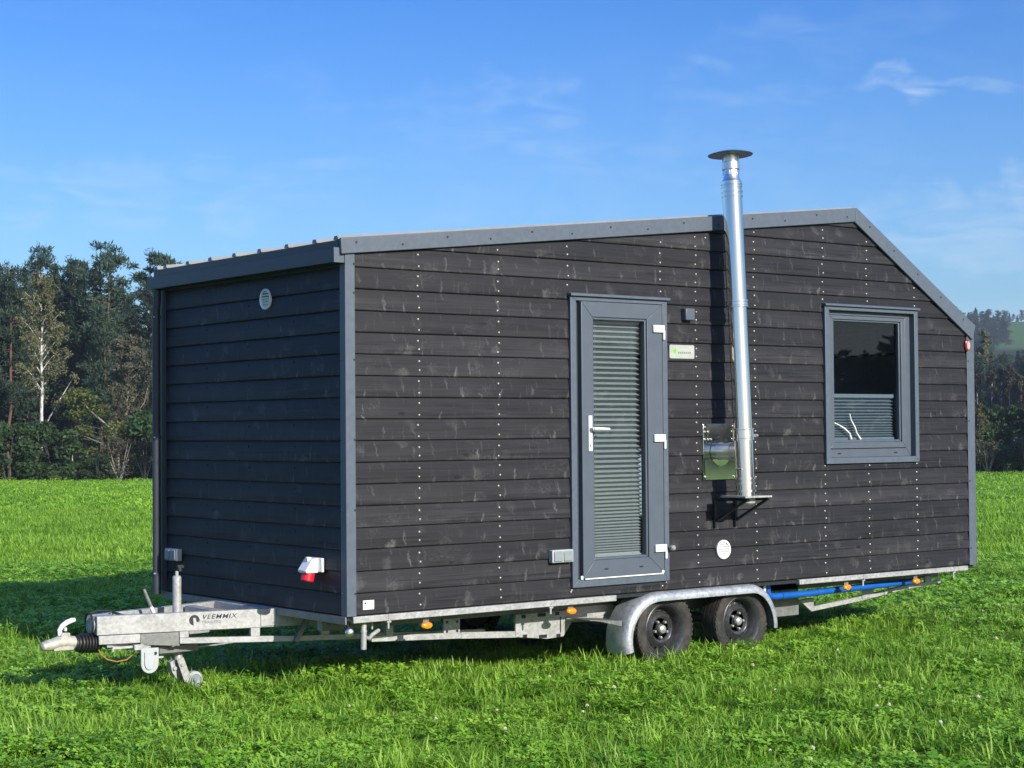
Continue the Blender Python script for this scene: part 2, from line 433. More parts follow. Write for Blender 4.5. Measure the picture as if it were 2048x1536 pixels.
# ------------------------------------------------------------------ mesh helper
class MB:
    def __init__(self):
        self.v = []
        self.f = []
        self.mi = []
        self.sm = []

    def add(self, vs_, fs, mi=0, smooth=False):
        k = len(self.v)
        self.v += [tuple(p) for p in vs_]
        self.f += [tuple(i + k for i in f) for f in fs]
        self.mi += [mi] * len(fs)
        self.sm += [smooth] * len(fs)
        return self

    def box(self, a, b, mi=0):
        (x0, y0, z0), (x1, y1, z1) = a, b
        vs_ = [(x0, y0, z0), (x1, y0, z0), (x1, y1, z0), (x0, y1, z0), (x0, y0, z1), (x1, y0, z1), (x1, y1, z1), (x0, y1, z1)]
        return self.add(vs_, [(0, 3, 2, 1), (4, 5, 6, 7), (0, 1, 5, 4), (1, 2, 6, 5), (2, 3, 7, 6), (3, 0, 4, 7)], mi)

    def beam(self, p, q, wdt, hgt, mi=0, up=(0, 0, 1)):
        """box bar from p to q (centre line), width across, height along up"""
        p, q, up = Vector(p), Vector(q), Vector(up)
        d = (q - p).normalized()
        s = d.cross(up).normalized() * (wdt / 2)
        u = s.cross(d).normalized() * (hgt / 2)
        vs_ = [p - s - u, p + s - u, p + s + u, p - s + u, q - s - u, q + s - u, q + s + u, q - s + u]
        return self.add(vs_, [(0, 1, 2, 3), (4, 7, 6, 5), (0, 4, 5, 1), (1, 5, 6, 2), (2, 6, 7, 3), (3, 7, 4, 0)], mi)

    def loft(self, rings, mi=0, cap=True, smooth=True):
        n = len(rings[0])
        vs_ = [p for r in rings for p in r]
        fs = []
        for i in range(len(rings) - 1):
            for j in range(n):
                k = (j + 1) % n
                fs.append((i * n + j, i * n + k, (i + 1) * n + k, (i + 1) * n + j))
        self.add(vs_, fs, mi, smooth)
        if cap:
            self.add(rings[0], [tuple(range(n))[::-1]], mi)
            self.add(rings[-1], [tuple(range(n))], mi)
        return self

    def tube(self, pts, r, n=12, mi=0, cap=True):
        pts = [Vector(p) for p in pts]
        rs = r if isinstance(r, (list, tuple)) else [r] * len(pts)
        rings = []
        ref = None
        for i, p in enumerate(pts):
            d = (pts[min(i + 1, len(pts) - 1)] - pts[max(i - 1, 0)]).normalized()
            if ref is None:
                ref = Vector((0, 0, 1)) if abs(d.z) < 0.9 else Vector((1, 0, 0))
            a = d.cross(ref).normalized()
            b = d.cross(a).normalized()
            ref = a.cross(d)
            rings.append([p + (a * math.cos(t) + b * math.sin(t)) * rs[i] for t in [2 * math.pi * j / n for j in range(n)]])
        return self.loft(rings, mi, cap)

    def lathe(self, origin, axis, prof, n=32, mi=0, cap=True):
        """prof: list of (distance along axis, radius)"""
        o, d = Vector(origin), Vector(axis).normalized()
        ref = Vector((0, 0, 1)) if abs(d.z) < 0.9 else Vector((1, 0, 0))
        a = d.cross(ref).normalized()
        b = d.cross(a)
        rings = [[o + d * t + (a * math.cos(q) + b * math.sin(q)) * max(r, 1e-4) for q in [2 * math.pi * j / n for j in range(n)]] for t, r in prof]
        return self.loft(rings, mi, cap)

    def prism(self, poly, dvec, mi=0):
        """planar polygon (3-D points) pushed along dvec"""
        d = Vector(dvec)
        n = len(poly)
        a = [Vector(p) for p in poly]
        b = [p + d for p in a]
        return self.add(a + b, [tuple(range(n))[::-1], tuple(range(n, 2 * n))] + [(i, (i + 1) % n, n + (i + 1) % n, n + i) for i in range(n)], mi)

    def mesh(self, name, mats):
        me = bpy.data.meshes.new(name)
        me.from_pydata([tuple(v) for v in self.v], [], self.f)
        for m in mats:
            me.materials.append(m)
        me.polygons.foreach_set('material_index', self.mi)
        me.polygons.foreach_set('use_smooth', self.sm)
        bm = bmesh.new()
        bm.from_mesh(me)
        bmesh.ops.recalc_face_normals(bm, faces=bm.faces)
        bm.to_mesh(me)
        bm.free()
        me.set_sharp_from_angle(angle=R(38))
        me.update()
        return me

    def build(self, name, mats, parent=None, bevel=0.0, label=None):
        if not isinstance(mats, (list, tuple)):
            mats = [mats]
        mats = [M[m] if isinstance(m, str) else m for m in mats]
        o = bpy.data.objects.new(name, self.mesh(name, mats))
        COL.objects.link(o)
        if parent is not None:
            o.parent = parent
            if parent.parent is None:
                o.location = -parent.location
        if bevel:
            md = o.modifiers.new("bevel", 'BEVEL')
            md.width = bevel
            md.segments = 2
            md.limit_method = 'ANGLE'
            md.angle_limit = R(40)
            md.harden_normals = False
        if label:
            o['label'] = label
        return o


def tag(o, label=None, cat=None, group=None, kind=None):
    if label: o['label'] = label
    if cat: o['category'] = cat
    if group: o['group'] = group
    if kind: o['kind'] = kind
    return o


def empty(name, loc):
    o = bpy.data.objects.new(name, None)
    o.location = loc
    o.empty_display_size = 0.3
    COL.objects.link(o)
    return o


# ------------------------------------------------------------------ ground
def sstep(a, b, x):
    t = np.clip((x - a) / (b - a), 0, 1)
    return t * t * (3 - 2 * t)


GX0, GY0 = CAM.x, CAM.y


def gz(x, y):
    """height of the meadow and of the hill beyond it"""
    x = np.asarray(x, float); y = np.asarray(y, float)
    d = np.hypot(x - GX0, y - GY0)
    az = np.degrees(np.arctan2(x - GX0, y - GY0))
    z = -0.55 - 0.0112 * np.clip(d - 20, 0, 110) + 0.012 * np.clip(d - 130, 0, 400) * 0
    z = z + 0.022 * np.sin(x * 0.9 + 0.6) * np.cos(y * 0.8 + 0.3) + 0.016 * np.sin(x * 2.1 + y * 1.3) + 0.06 * np.sin(x * 0.17 + 1.0) * np.cos(y * 0.13) * sstep(15, 40, d)
    z = z + 0.045 * np.exp(-(((x - 3.9) / 1.2) ** 2 + ((y + 0.1) / 1.2) ** 2))
    hd = np.interp(d, [0, 108, 150, 210, 300, 450, 600, 700, 780, 860, 1000, 2500], [0, 0, 1.0, 3.0, 8.0, 16.0, 27.0, 34.0, 47.5, 52.0, 54.0, 54.0])
    z = z + hd * sstep(36, 47, az) * (1 - sstep(80, 100, az))
    return z


def px_dir(u, v=None):
    d = FW + RT * ((u - 1024) / FPX)
    if v is not None:
        d = d - UP * ((v - 768) / FPX)
    return d


def at(u, dist):
    """ground point dist metres from the camera in the direction of photo column u"""
    d = px_dir(u, 900)
    h = Vector((d.x, d.y)).normalized()
    x, y = CAM.x + h.x * dist, CAM.y + h.y * dist
    return x, y, float(gz(x, y))


def z_of(u, v, dist):
    d = px_dir(u, v)
    return CAM.z + d.z / math.hypot(d.x, d.y) * dist


radii = np.concatenate([np.arange(0.0, 36, 0.45), np.geomspace(36, 1250, 80)])
radii[0] = 0.05
az_main = np.concatenate([np.linspace(10, 75, 220), np.linspace(75, 370, 120)[1:-1]])
na = len(az_main)
rr, aa = np.meshgrid(radii, np.radians(az_main), indexing='ij')
gxx = GX0 + rr * np.sin(aa)
gyy = GY0 + rr * np.cos(aa)
gzz = gz(gxx, gyy)
gv = np.stack([gxx, gyy, gzz], -1).reshape(-1, 3)
gf = []
for i in range(len(radii) - 1):
    for j in range(na):
        k = (j + 1) % na
        gf.append((i * na + j, i * na + k, (i + 1) * na + k, (i + 1) * na + j))
gme = bpy.data.meshes.new("meadow")
gme.from_pydata(gv.tolist(), [], gf)
gme.polygons.foreach_set('use_smooth', [True] * len(gf))
x = NT("meadow_turf")
o_ = x.obj()
n1 = x.noise(o_, 0.22, 5, 0.6)
n2 = x.noise(o_, 2.2, 5, 0.65)
n3 = x.noise(o_, 24.0, 4, 0.7)
# long rows left by mowing, running across the view
rows = x.noise(x.n("ShaderNodeMapping", {'Vector': o_, 'Rotation': (0, 0, R(-37.96)), 'Scale': (0.05, 0.55, 0.0)}).outputs[0], 1.0, 3, 0.6)
c = x.mix(x.ramp(n1, [(0.3, 0.0), (0.7, 1.0)]), (0.180, 0.335, 0.050), (0.270, 0.430, 0.095))
c = x.mix(x.ramp(n2, [(0.42, 0.0), (0.66, 0.55)]), c, (0.115, 0.240, 0.026))
c = x.mix(x.ramp(n3, [(0.35, 0.0), (0.7, 0.5)]), c, (0.30, 0.45, 0.115))
c = x.mix(x.ramp(rows, [(0.42, 0.0), (0.62, 0.45)]), c, (0.36, 0.50, 0.19))
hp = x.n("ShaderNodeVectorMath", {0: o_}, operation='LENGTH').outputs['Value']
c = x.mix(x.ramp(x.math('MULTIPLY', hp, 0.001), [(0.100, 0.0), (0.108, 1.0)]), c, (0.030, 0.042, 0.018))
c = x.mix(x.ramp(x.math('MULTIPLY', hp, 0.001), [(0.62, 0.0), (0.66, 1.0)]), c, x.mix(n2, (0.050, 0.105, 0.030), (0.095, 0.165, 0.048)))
# close to the house the sheet is the thatch and soil under the blades
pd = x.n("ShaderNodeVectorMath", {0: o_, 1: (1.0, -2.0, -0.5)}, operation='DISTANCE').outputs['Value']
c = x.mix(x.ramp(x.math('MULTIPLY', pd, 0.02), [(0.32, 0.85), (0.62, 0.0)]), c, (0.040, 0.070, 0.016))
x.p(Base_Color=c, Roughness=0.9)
x.set(x.b.inputs['Specular IOR Level'], 0.1)
x.bump(x.math('ADD', n3, x.math('MULTIPLY', n2, 1.5)), 0.8, 0.08)
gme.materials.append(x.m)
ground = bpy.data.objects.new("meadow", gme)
COL.objects.link(ground)
tag(ground, "green meadow falling gently away to the wooded hill", None, None, 'structure')



# ------------------------------------------------------------------ the tiny house on its trailer
L, W = 6.215, 2.5
house = empty("tiny_house", (3.0, 1.25, float(gz(3.0, 1.25))))
tag(house, "dark timber tiny house on a galvanised twin-axle trailer standing on the grass", "tiny house")


def top_in(xx):
    """height where the cladding disappears under the verge trim"""
    return np.interp(xx, [-0.05, 4.725, 6.181], [2.285, 2.80, 1.90])


def top_out(xx):
    return np.interp(xx, [-0.053, 4.752, 6.22], [2.357, 2.882, 1.998])


PROF = [(0.0, .012), (.0052, .012), (.0055, -.006), (.010, -.009), (.045, -.0078), (.09, -.0035), (.12, .0005), (.1362, .0045)]


def plank_mesh(length, zmax, openings, to3d):
    """horizontal boards; openings = (u0, u1, z0, z1); to3d(u, depth, z)"""
    mb = MB()
    zs = []
    k = 0
    while k * PITCH < zmax:
        for dz, dy in PROF:
            zs.append((k * PITCH + dz, dy))
        k += 1
    cut = sorted({z for o in openings for z in o[2:]})
    full = []
    for (za, ya), (zb, yb) in zip(zs[:-1], zs[1:]):
        full.append((za, ya))
        for c_ in cut:
            if za + 1e-5 < c_ < zb - 1e-5:
                t = (c_ - za) / (zb - za)
                full.append((c_, ya + (yb - ya) * t))
    full.append(zs[-1])
    for (za, ya), (zb, yb) in zip(full[:-1], full[1:]):
        zm = (za + zb) / 2
        iv = [(0.0, length)]
        for u0, u1, o0, o1 in openings:
            if o0 < zm < o1:
                iv = [p for a, b in iv for p in ((a, min(b, u0)), (max(a, u1), b)) if p[1] - p[0] > 1e-4]
        for a, b in iv:
            mb.add([to3d(a, ya, za), to3d(b, ya, za), to3d(b, yb, zb), to3d(a, yb, zb)], [(0, 1, 2, 3)])
    return mb


def clip_roof(o):
    """cut the boards off along the two roof slopes"""
    bm = bmesh.new()
    bm.from_mesh(o.data)
    for (xa, za), (xb, zb) in (((-0.05, 2.285), (4.725, 2.80)), ((4.725, 2.80), (6.181, 1.90))):
        nrm = Vector((-(zb - za), 0, xb - xa)).normalized()
        bmesh.ops.bisect_plane(bm, geom=bm.verts[:] + bm.edges[:] + bm.faces[:], plane_co=(xa, 0, za), plane_no=nrm, clear_outer=True)
    bm.to_mesh(o.data)
    bm.free()


DOOR = (1.84, 2.665, 0.10, 2.055)
WIN = (4.405, 5.435, 0.905, 2.085)
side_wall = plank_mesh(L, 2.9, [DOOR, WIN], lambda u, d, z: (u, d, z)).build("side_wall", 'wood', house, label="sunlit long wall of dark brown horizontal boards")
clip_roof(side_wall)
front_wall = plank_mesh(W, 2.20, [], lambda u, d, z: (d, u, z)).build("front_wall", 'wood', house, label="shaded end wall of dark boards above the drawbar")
mb = MB()
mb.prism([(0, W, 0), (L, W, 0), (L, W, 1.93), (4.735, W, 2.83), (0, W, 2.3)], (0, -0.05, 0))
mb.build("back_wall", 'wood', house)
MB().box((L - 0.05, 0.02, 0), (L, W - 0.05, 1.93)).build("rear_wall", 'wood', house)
mb = MB()
# lining sheet behind the long wall, with the two openings left free
for a, b, z0, z1 in ((0.03, DOOR[0], 0, 2.26), (DOOR[0], DOOR[1], DOOR[3], 2.3), (DOOR[1], WIN[0], 0, 2.5), (WIN[0], WIN[1], 0, WIN[2]), (WIN[0], WIN[1], WIN[3], 2.4), (WIN[1], L - .05, 0, 1.86), (DOOR[0], DOOR[1], 0, DOOR[2])):
    mb.add([(a, 0.11, z0), (b, 0.11, z0), (b, 0.11, z1), (a, 0.11, z1)], [(0, 1, 2, 3)])
for a, b, z0, z1 in (DOOR, WIN):
    mb.add([(a, .014, z0), (a, .11, z0), (a, .11, z1), (a, .014, z1)], [(0, 1, 2, 3)])
    mb.add([(b, .014, z0), (b, .11, z0), (b, .11, z1), (b, .014, z1)], [(0, 1, 2, 3)])
    mb.add([(a, .014, z0), (b, .014, z0), (b, .11, z0), (a, .11, z0)], [(0, 1, 2, 3)])
    mb.add([(a, .014, z1), (b, .014, z1), (b, .11, z1), (a, .11, z1)], [(0, 1, 2, 3)])
mb.prism([(0.05, 0.12, 2.2), (4.72, 0.12, 2.72), (L - .06, 0.12, 1.84), (L - .06, 0.12, 1.80), (4.7, 0.12, 2.67), (0.05, 0.12, 2.16)], (0, W - 0.2, 0))
mb.box((0.06, 0.12, 2.05), (0.12, W - 0.1, 2.12)); mb.box((3.95, 0.12, 2.2), (4.05, W - 0.1, 2.32)); mb.box((5.5, 0.12, 1.95), (5.58, W - 0.1, 2.05))
mb.build("interior_lining", 'inside', house)
for z0, y0 in ((1.80, 1.95), (1.96, 2.15), (2.22, 1.2)):
    MB().box((4.2, y0, z0), (5.65 if z0 < 2.1 else 5.3, y0 + .25, z0 + .035)).build("shelf", 'lid', house)
MB().box((0.01, 0.02, -0.03), (L - 0.01, W - 0.02, -0.001)).build("floor_panel", 'bolt', house)
MB().box((0.06, 2.40, 0.0), (L - 0.07, 2.42, 1.78)).build("interior_lining", 'inside', house, label="lining of the back wall seen through the window")
MB().box((L - 0.08, 0.12, 0.0), (L - 0.06, 2.39, 1.78)).build("interior_lining", 'inside', house, label="lining of the rear wall seen through the window")

# roof: sheet with ribs running along the house
roof = MB()
sec = [(-0.05, 2.347), (4.752, 2.870), (6.215, 1.990), (6.215, 1.945), (4.745, 2.825), (-0.05, 2.300)]
roof.prism([(a, 0.0, b) for a, b in sec], (0, W, 0))
roof_o = roof.build("roof", 'bolt', house)  # near-black slab: shadow between gutter and roof edge put into its colour
rib = MB()
for yy in [0.03, 0.284, 0.629, 0.983, 1.325, 1.666, 1.999, 2.345, 2.49]:
    for (xa, za), (xb, zb) in (((-0.052, 2.349), (4.752, 2.872)), ((4.752, 2.872), (6.212, 1.994))):
        s0, s1 = .030, .018
        vs_ = []
        for xx, zz_ in ((xa, za), (xb, zb)):
            vs_ += [(xx, yy - s0, zz_), (xx, yy - s1, zz_ + .024), (xx, yy + s1, zz_ + .024), (xx, yy + s0, zz_)]
        rib.add(vs_, [(0, 1, 2, 3), (4, 7, 6, 5), (0, 4, 5, 1), (1, 5, 6, 2), (2, 6, 7, 3), (3, 7, 4, 0)])
rib.build("roof_rib", 'roof', roof_o)
# verge trim along both slopes, facing the camera and on the far side
for y0, y1 in ((-0.032, -0.0085), (W + 0.004, W + 0.03)):
    fb = MB()
    fb.prism([(-0.053, y0, 2.357), (4.752, y0, 2.884), (4.725, y0, 2.772), (-0.048, y0, 2.256)], (0, y1 - y0, 0))
    fb.build("verge_trim", 'trim', house, bevel=.004)
    fb = MB()
    fb.prism([(4.7545, y0, 2.883), (6.222, y0, 1.998), (6.183, y0, 1.878), (4.7275, y0, 2.771)], (0, y1 - y0, 0))
    fb.build("verge_trim", 'trim', house, bevel=.004)
bolt_me = MB().lathe((0, 0, 0), (0, -1, 0), [(0, .0075), (.004, .0065)], 8).mesh("trim_bolt", [M['bolt']])


def bolt(p, rz=0.0):
    o = bpy.data.objects.new("trim_bolt", bolt_me)
    o.parent = house
    o.location = Vector(p) - house.location
    o.rotation_euler = (0, 0, rz)
    COL.objects.link(o)


for i in range(14):
    xx = 0.06 + i * 0.352
    bolt((xx, -0.032, top_out(xx) - 0.035 - 0.03 * (i % 2)))
for i in range(5):
    xx = 4.9 + i * 0.29
    bolt((xx, -0.032, top_out(xx) - 0.05))
for zz_ in (0.14, 0.66, 1.10, 1.60, 2.02, 2.20):
    bolt((0.052, -0.012, zz_))
    bolt((-0.012, 0.042, zz_), -math.pi / 2)
for zz_ in (0.14, 0.7, 1.2, 1.7):
    bolt((6.14, -0.012, zz_))
# corner trims: L-shaped angles
MB().box((-0.012, -0.0122, 0.0), (0.059, -0.0072, 2.275)).box((-0.0122, -0.0068, 0.0), (-0.0072, 0.052, 2.20)).build("corner_trim", 'trim', house, bevel=.0015)
MB().box((6.124, -0.0122, 0.0), (6.215, -0.0072, 1.93)).box((6.2152, -0.012, 0.0), (6.2192, 0.06, 1.95)).build("corner_trim", 'trim', house, bevel=.0015)
MB().box((-0.0122, 2.415, 0.0), (-0.0072, 2.512, 2.2)).box((-0.012, 2.5072, 0.0), (0.06, 2.5122, 2.2)).build("corner_trim", 'gutter', house, bevel=.0015)
# gutter with end caps and its bracket face on the sunny side
g = MB()
g.box((-0.088, 0.0, 2.205), (-0.084, 2.565, 2.292)).box((-0.0838, 0.0, 2.205), (-0.0135, 2.565, 2.209)).box((-0.018, 0.0, 2.2092), (-0.014, 2.565, 2.29))
g.box((-0.0838, 2.561, 2.2092), (-0.0182, 2.565, 2.285))
g.build("gutter", 'gutter', house, bevel=.0015)
MB().box((-0.089, -0.006, 2.204), (-0.0125, -0.0002, 2.298)).build("gutter_end", 'trim', house, bevel=.0015)
dp = MB()
dp.tube([(-0.05, 2.475, 2.215), (-0.05, 2.475, 2.12), (-0.052, 2.487, 2.06), (-0.052, 2.487, -0.02)], .030, 14)
dpo = dp.build("downpipe", 'gutter', house)
for zz_ in (2.0, 1.12, 0.13):
    MB().lathe((-0.052, 2.487, zz_), (0, 0, 1), [(-.012, .0335), (.012, .0335)], 14).lathe((-0.080, 2.455, zz_), (-1, -0.6, 0), [(0, .006), (.012, .006)], 8, 1).build("pipe_clip", ['gutter', 'grey_plastic'], dpo)
# galvanised skirt along the end wall and the rails under the long wall
MB().box((-0.016, 0.0, -0.050), (-0.006, 2.48, -0.0015)).build("end_rail", 'galv_dull', house, bevel=.002)
r1 = MB()
r1.box((0.037, -0.012, -0.044), (2.212, 0.03, -0.0035)).build("side_rail", 'galv', house, bevel=.003)
MB().box((4.066, -0.012, -0.041), (6.10, 0.03, -0.0035)).build("side_rail", 'galv', house, bevel=.003)
for xx in (0.305, 1.627, 4.80, 5.92):
    cl_ = MB().box((xx - .006, -0.0155, -0.046), (xx + .006, -0.0125, -0.0015)).box((xx - .016, -0.010, -0.056), (xx + .016, 0.02, -0.0465))
    cl_.tube([(xx, 0.0, -0.056), (xx, 0.0, -0.095)], .007, 8)
    cl_.build("rail_clamp", 'galv', house)

# screw heads: two per board in each batten line
screw_me = MB().lathe((0, 0, 0), (0, -1, 0), [(-.003, .0068), (0.003, .0063), (.0055, .003)], 10).mesh("screw_head", [M['screw']])
cols = [0.547, 1.195, 1.80, 2.66, 3.012, 3.614, 4.375, 4.885, 5.465]
rng = random.Random(5)
spots = []
k = 0
while k * PITCH < 2.85:
    for dz in (0.036, 0.102):
        zz_ = k * PITCH + dz
        for xx in cols:
            if zz_ > top_in(xx) - 0.05: continue
            if 1.78 < xx < 2.70 and 0.06 < zz_ < 2.11: continue
            if 4.33 < xx < 5.49 and 0.86 < zz_ < 2.13: continue
            spots.append((xx + rng.uniform(-.007, .007), zz_ + rng.uniform(-.009, .009), -0.005 if dz < .05 else -0.002))
    k += 1
spots += [(3.11, 2.60, -.004), (3.115, 2.55, -.003), (1.81, 0.055, -.005), (2.69, 0.06, -.005)]
spots.sort(key=lambda s: (s[0] - CAM.x) ** 2 + CAM.y ** 2 + (s[1] - CAM.z) ** 2)
rest = MB()
for i, (xx, zz_, yy) in enumerate(spots):
    if i < 100:
        o = bpy.data.objects.new("screw_head", screw_me)
        o.location = (xx, yy, zz_)
        o.parent = side_wall
        COL.objects.link(o)
    else:
        rest.lathe((xx, yy, zz_), (0, -1, 0), [(-.003, .0068), (0.003, .0063), (.0055, .003)], 8)
tag(rest.build("screw_rows", 'screw', side_wall), None, None, None, 'stuff')
frs = MB()
k = 0
while k * PITCH < 2.15:
    for dz in (0.036, 0.102):
        for yy in (0.63, 1.22, 1.817):
            frs.lathe((-0.003, yy + rng.uniform(-.006, .006), k * PITCH + dz + rng.uniform(-.006, .006)), (-1, 0, 0), [(-.003, .007), (0.002, .0065), (.004, .003)], 8)
    k += 1
tag(frs.build("screw_rows", 'bolt', front_wall), None, None, None, 'stuff')


# ---- door
def ring_frame(x0, x1, z0, z1, wl, wr, wb, wt, y0, y1, mi=0, mb=None):
    """mitred rectangular frame in the wall plane"""
    mb = mb or MB()
    o_ = [(x0, z0), (x1, z0), (x1, z1), (x0, z1)]
    i_ = [(x0 + wl, z0 + wb), (x1 - wr, z0 + wb), (x1 - wr, z1 - wt), (x0 + wl, z1 - wt)]
    for k in range(4):
        j = (k + 1) % 4
        mb.prism([(o_[k][0], y0, o_[k][1]), (o_[j][0], y0, o_[j][1]), (i_[j][0], y0, i_[j][1]), (i_[k][0], y0, i_[k][1])], (0, y1 - y0, 0), mi)
    return mb


door = empty("door", (0, 0, 0))
door.parent = house
door.location = -house.location


def sub(mb, name, mat, parent, bevel=0.0, label=None):
    o = mb.build(name, mat, None, bevel, label)
    o.parent = parent
    return o


sub(ring_frame(1.80, 2.700, 0.071, 2.070, .050, .046, .056, .03, -0.032, 0.012), "casing", 'trim', door, .003)
sub(MB().prism([(1.788, -0.055, 2.0705), (1.788, 0.0, 2.0705), (1.788, 0.0, 2.098), (1.788, -0.055, 2.088)], (0.926, 0, 0)), "lintel_cap", 'trim', door, .002)
sub(ring_frame(1.851, 2.653, 0.1275, 2.0395, .045, .045, .04, .04, 0.0, 0.06), "door_frame", 'gutter', door)
# the leaf: mitred profile with a stepped glazing bead
lf = MB()
ring_frame(1.886, 2.640, 0.132, 2.036, .098, .146, .118, .106, -0.044, 0.02, 0, lf)
ring_frame(1.9845, 2.4935, 0.2505, 1.9295, .017, .016, .017, .016, -0.034, 0.015, 0, lf)
leaf = sub(lf, "leaf", 'frame', door, .004)
sub(MB().add([(1.99, -0.004, .26), (2.485, -0.004, .26), (2.485, -0.004, 1.92), (1.99, -0.004, 1.92)], [(0, 1, 2, 3)]), "pane", 'glass', door)
bl = MB()
zb = 1.905
pts = []
while zb > 0.285:
    t = max(0.0, min(1.0, (0.98 - zb) / 0.70))
    p_ = 0.0365 - 0.0205 * t
    pts.append((zb, 0.022)); pts.append((zb - p_ * 0.5, 0.022 + p_ * 1.25))
    zb -= p_
pts.append((0.268, 0.024))
for (za, ya), (zb_, yb) in zip(pts[:-1], pts[1:]):
    bl.add([(2.003, ya, za), (2.490, ya, za), (2.490, yb, zb_), (2.003, yb, zb_)], [(0, 1, 2, 3)])
bl.box((2.002, 0.02, 1.905), (2.491, 0.042, 1.925)).box((2.002, 0.02, 0.256), (2.491, 0.042, 0.274))
for xx in (2.06, 2.40):
    bl.box((xx, 0.021, 0.27), (xx + .0015, 0.0225, 1.91))
sub(bl, "pleated_blind", 'blind', door)
hd = MB().box((1.936, -0.054, 1.004), (1.968, -0.0445, 1.248))
hd.lathe((1.952, -0.0541, 1.158), (0, -1, 0), [(0, .012), (.040, .010)], 12)
hd.tube([(1.952, -0.096, 1.158), (1.965, -0.100, 1.158), (2.02, -0.101, 1.157), (2.085, -0.099, 1.155)], [.010, .0105, .010, .008], 10)
hd.box((1.948, -0.0555, 1.03), (1.956, -0.0545, 1.052), 1)
sub(hd, "handle", ['white', 'black'], door, .004)
for zz_ in (1.865, 1.088, 0.308):
    hg = MB().box((2.543, -0.062, zz_ - .026), (2.650, -0.0445, zz_ + .026)).lathe((2.651, -0.050, zz_ - .075), (0, 0, 1), [(0, .0095), (.062, .0095)], 12)
    sub(hg, "hinge", 'white', door, .003)
sub(MB().lathe((2.70, -0.033, 0.306), (0, -1, 0), [(0, .010), (.02, .010), (.0201, .019), (.045, .019), (.052, .012)], 16), "door_stop", 'nut', door)
for xx in (2.075, 2.40):
    sub(MB().box((xx, -0.0465, 0.183), (xx + .034, -0.0442, 0.192)), "drain_cap", 'black', door)
sub(MB().box((1.90, -0.046, 0.1235), (2.628, -0.036, 0.1312)).box((1.862, -0.047, 0.127), (1.880, -0.034, 0.150)).box((2.612, -0.048, 0.1312), (2.634, -0.0445, 0.150)), "bottom_seal", 'white', door)

# ---- window
win = empty("window", (0, 0, 0))
win.parent = house
win.location = -house.location
sub(ring_frame(4.363, 5.472, 0.872, 2.098, .048, .046, .046, .03, -0.034, 0.012), "casing", 'trim', win, .003)
sub(MB().prism([(4.352, -0.055, 2.0985), (4.352, 0.0, 2.0985), (4.352, 0.0, 2.124), (4.352, -0.055, 2.114)], (1.130, 0, 0)), "lintel_cap", 'trim', win, .002)
fr = MB()
ring_frame(4.411, 5.427, 0.9178, 2.068, .062, .062, .068, .034, 0.016, 0.085, 0, fr)
sub(fr, "window_frame", 'frame', win, .004)
sa = MB()
ring_frame(4.440, 5.352, 0.989, 2.031, .052, .052, .048, .030, 0.001, 0.0155, 0, sa)
ring_frame(4.4921, 5.2999, 1.0371, 2.0009, .018, .018, .018, .014, 0.012, 0.06, 0, sa)
sub(sa, "sash", 'frame', win, .004)
pane = sub(MB().add([(4.50, .038, 1.045), (5.29, .038, 1.045), (5.29, .038, 1.995), (4.50, .038, 1.995)], [(0, 1, 2, 3)]), "pane", 'glass_dark', win)
bl = MB()
pts = []
zb = 1.388
while zb > 1.085:
    t = (1.388 - zb) / 0.31
    p_ = 0.0285 - 0.011 * t
    pts.append((zb, 0.060)); pts.append((zb - p_ * 0.5, 0.060 + p_ * 1.25))
    zb -= p_
pts.append((1.075, 0.060))
for (za, ya), (zb_, yb) in zip(pts[:-1], pts[1:]):
    bl.add([(4.512, ya, za), (5.262, ya, za), (5.262, yb, zb_), (4.512, yb, zb_)], [(0, 1, 2, 3)])
bl.box((4.510, 0.056, 1.389), (5.264, 0.080, 1.418)).box((4.510, 0.056, 1.056), (5.264, 0.080, 1.074))
sub(bl, "pleated_blind", 'blind', win)
for pts in ([(4.51, .0355, 1.197), (4.58, .0355, 1.175), (4.65, .0355, 1.145), (4.71, .0355, 1.105), (4.725, .0355, 1.062)],
            [(4.71, .0355, 1.262), (4.725, .0355, 1.215), (4.77, .0355, 1.155), (4.79, .0355, 1.11), (4.835, .0355, 1.060)]):
    sub(MB().tube(pts, [.004, .005, .007, .006, .009], 7), "streak", 'twig', win)
for xx in (4.545, 5.215):
    sub(MB().box((xx, 0.0125, 0.945), (xx + .036, 0.0158, 0.955)), "drain_cap", 'black', win)

# ---- small things screwed to the walls
lamp = MB().box((2.862, -0.058, 1.936), (2.952, -0.008, 2.022)).build("wall_lamp", 'frame', house, bevel=.006)
sign = MB()
cx0, cx1, cz0, cz1, rr_ = 2.740, 2.985, 1.660, 1.758, .012
poly = []
for (qx, qz, a0) in ((cx0 + rr_, cz0 + rr_, 180), (cx1 - rr_, cz0 + rr_, 270), (cx1 - rr_, cz1 - rr_, 0), (cx0 + rr_, cz1 - rr_, 90)):
    for s_ in range(5):
        a = R(a0 + s_ * 22.5)
        poly.append((qx + rr_ * math.cos(a), -0.0075, qz + rr_ * math.sin(a)))
sign.prism(poly, (0, -0.004, 0))
sign_o = sign.build("sign_plate", 'plate', house)
em = MB()
em.prism([(2.776, -0.0117, 1.702), (2.790, -0.0117, 1.690), (2.805, -0.0117, 1.700), (2.806, -0.0117, 1.722), (2.794, -0.0117, 1.735), (2.788, -0.0117, 1.722), (2.777, -0.0117, 1.722)], (0, -0.001, 0))
sub(em, "emblem", 'green_print', sign_o)
tx = MB()
for i in range(7):
    tx.box((2.826 + i * .0185, -0.0127, 1.695), (2.837 + i * .0185, -0.0117, 1.709))
sub(tx, "lettering", 'print_grey', sign_o)


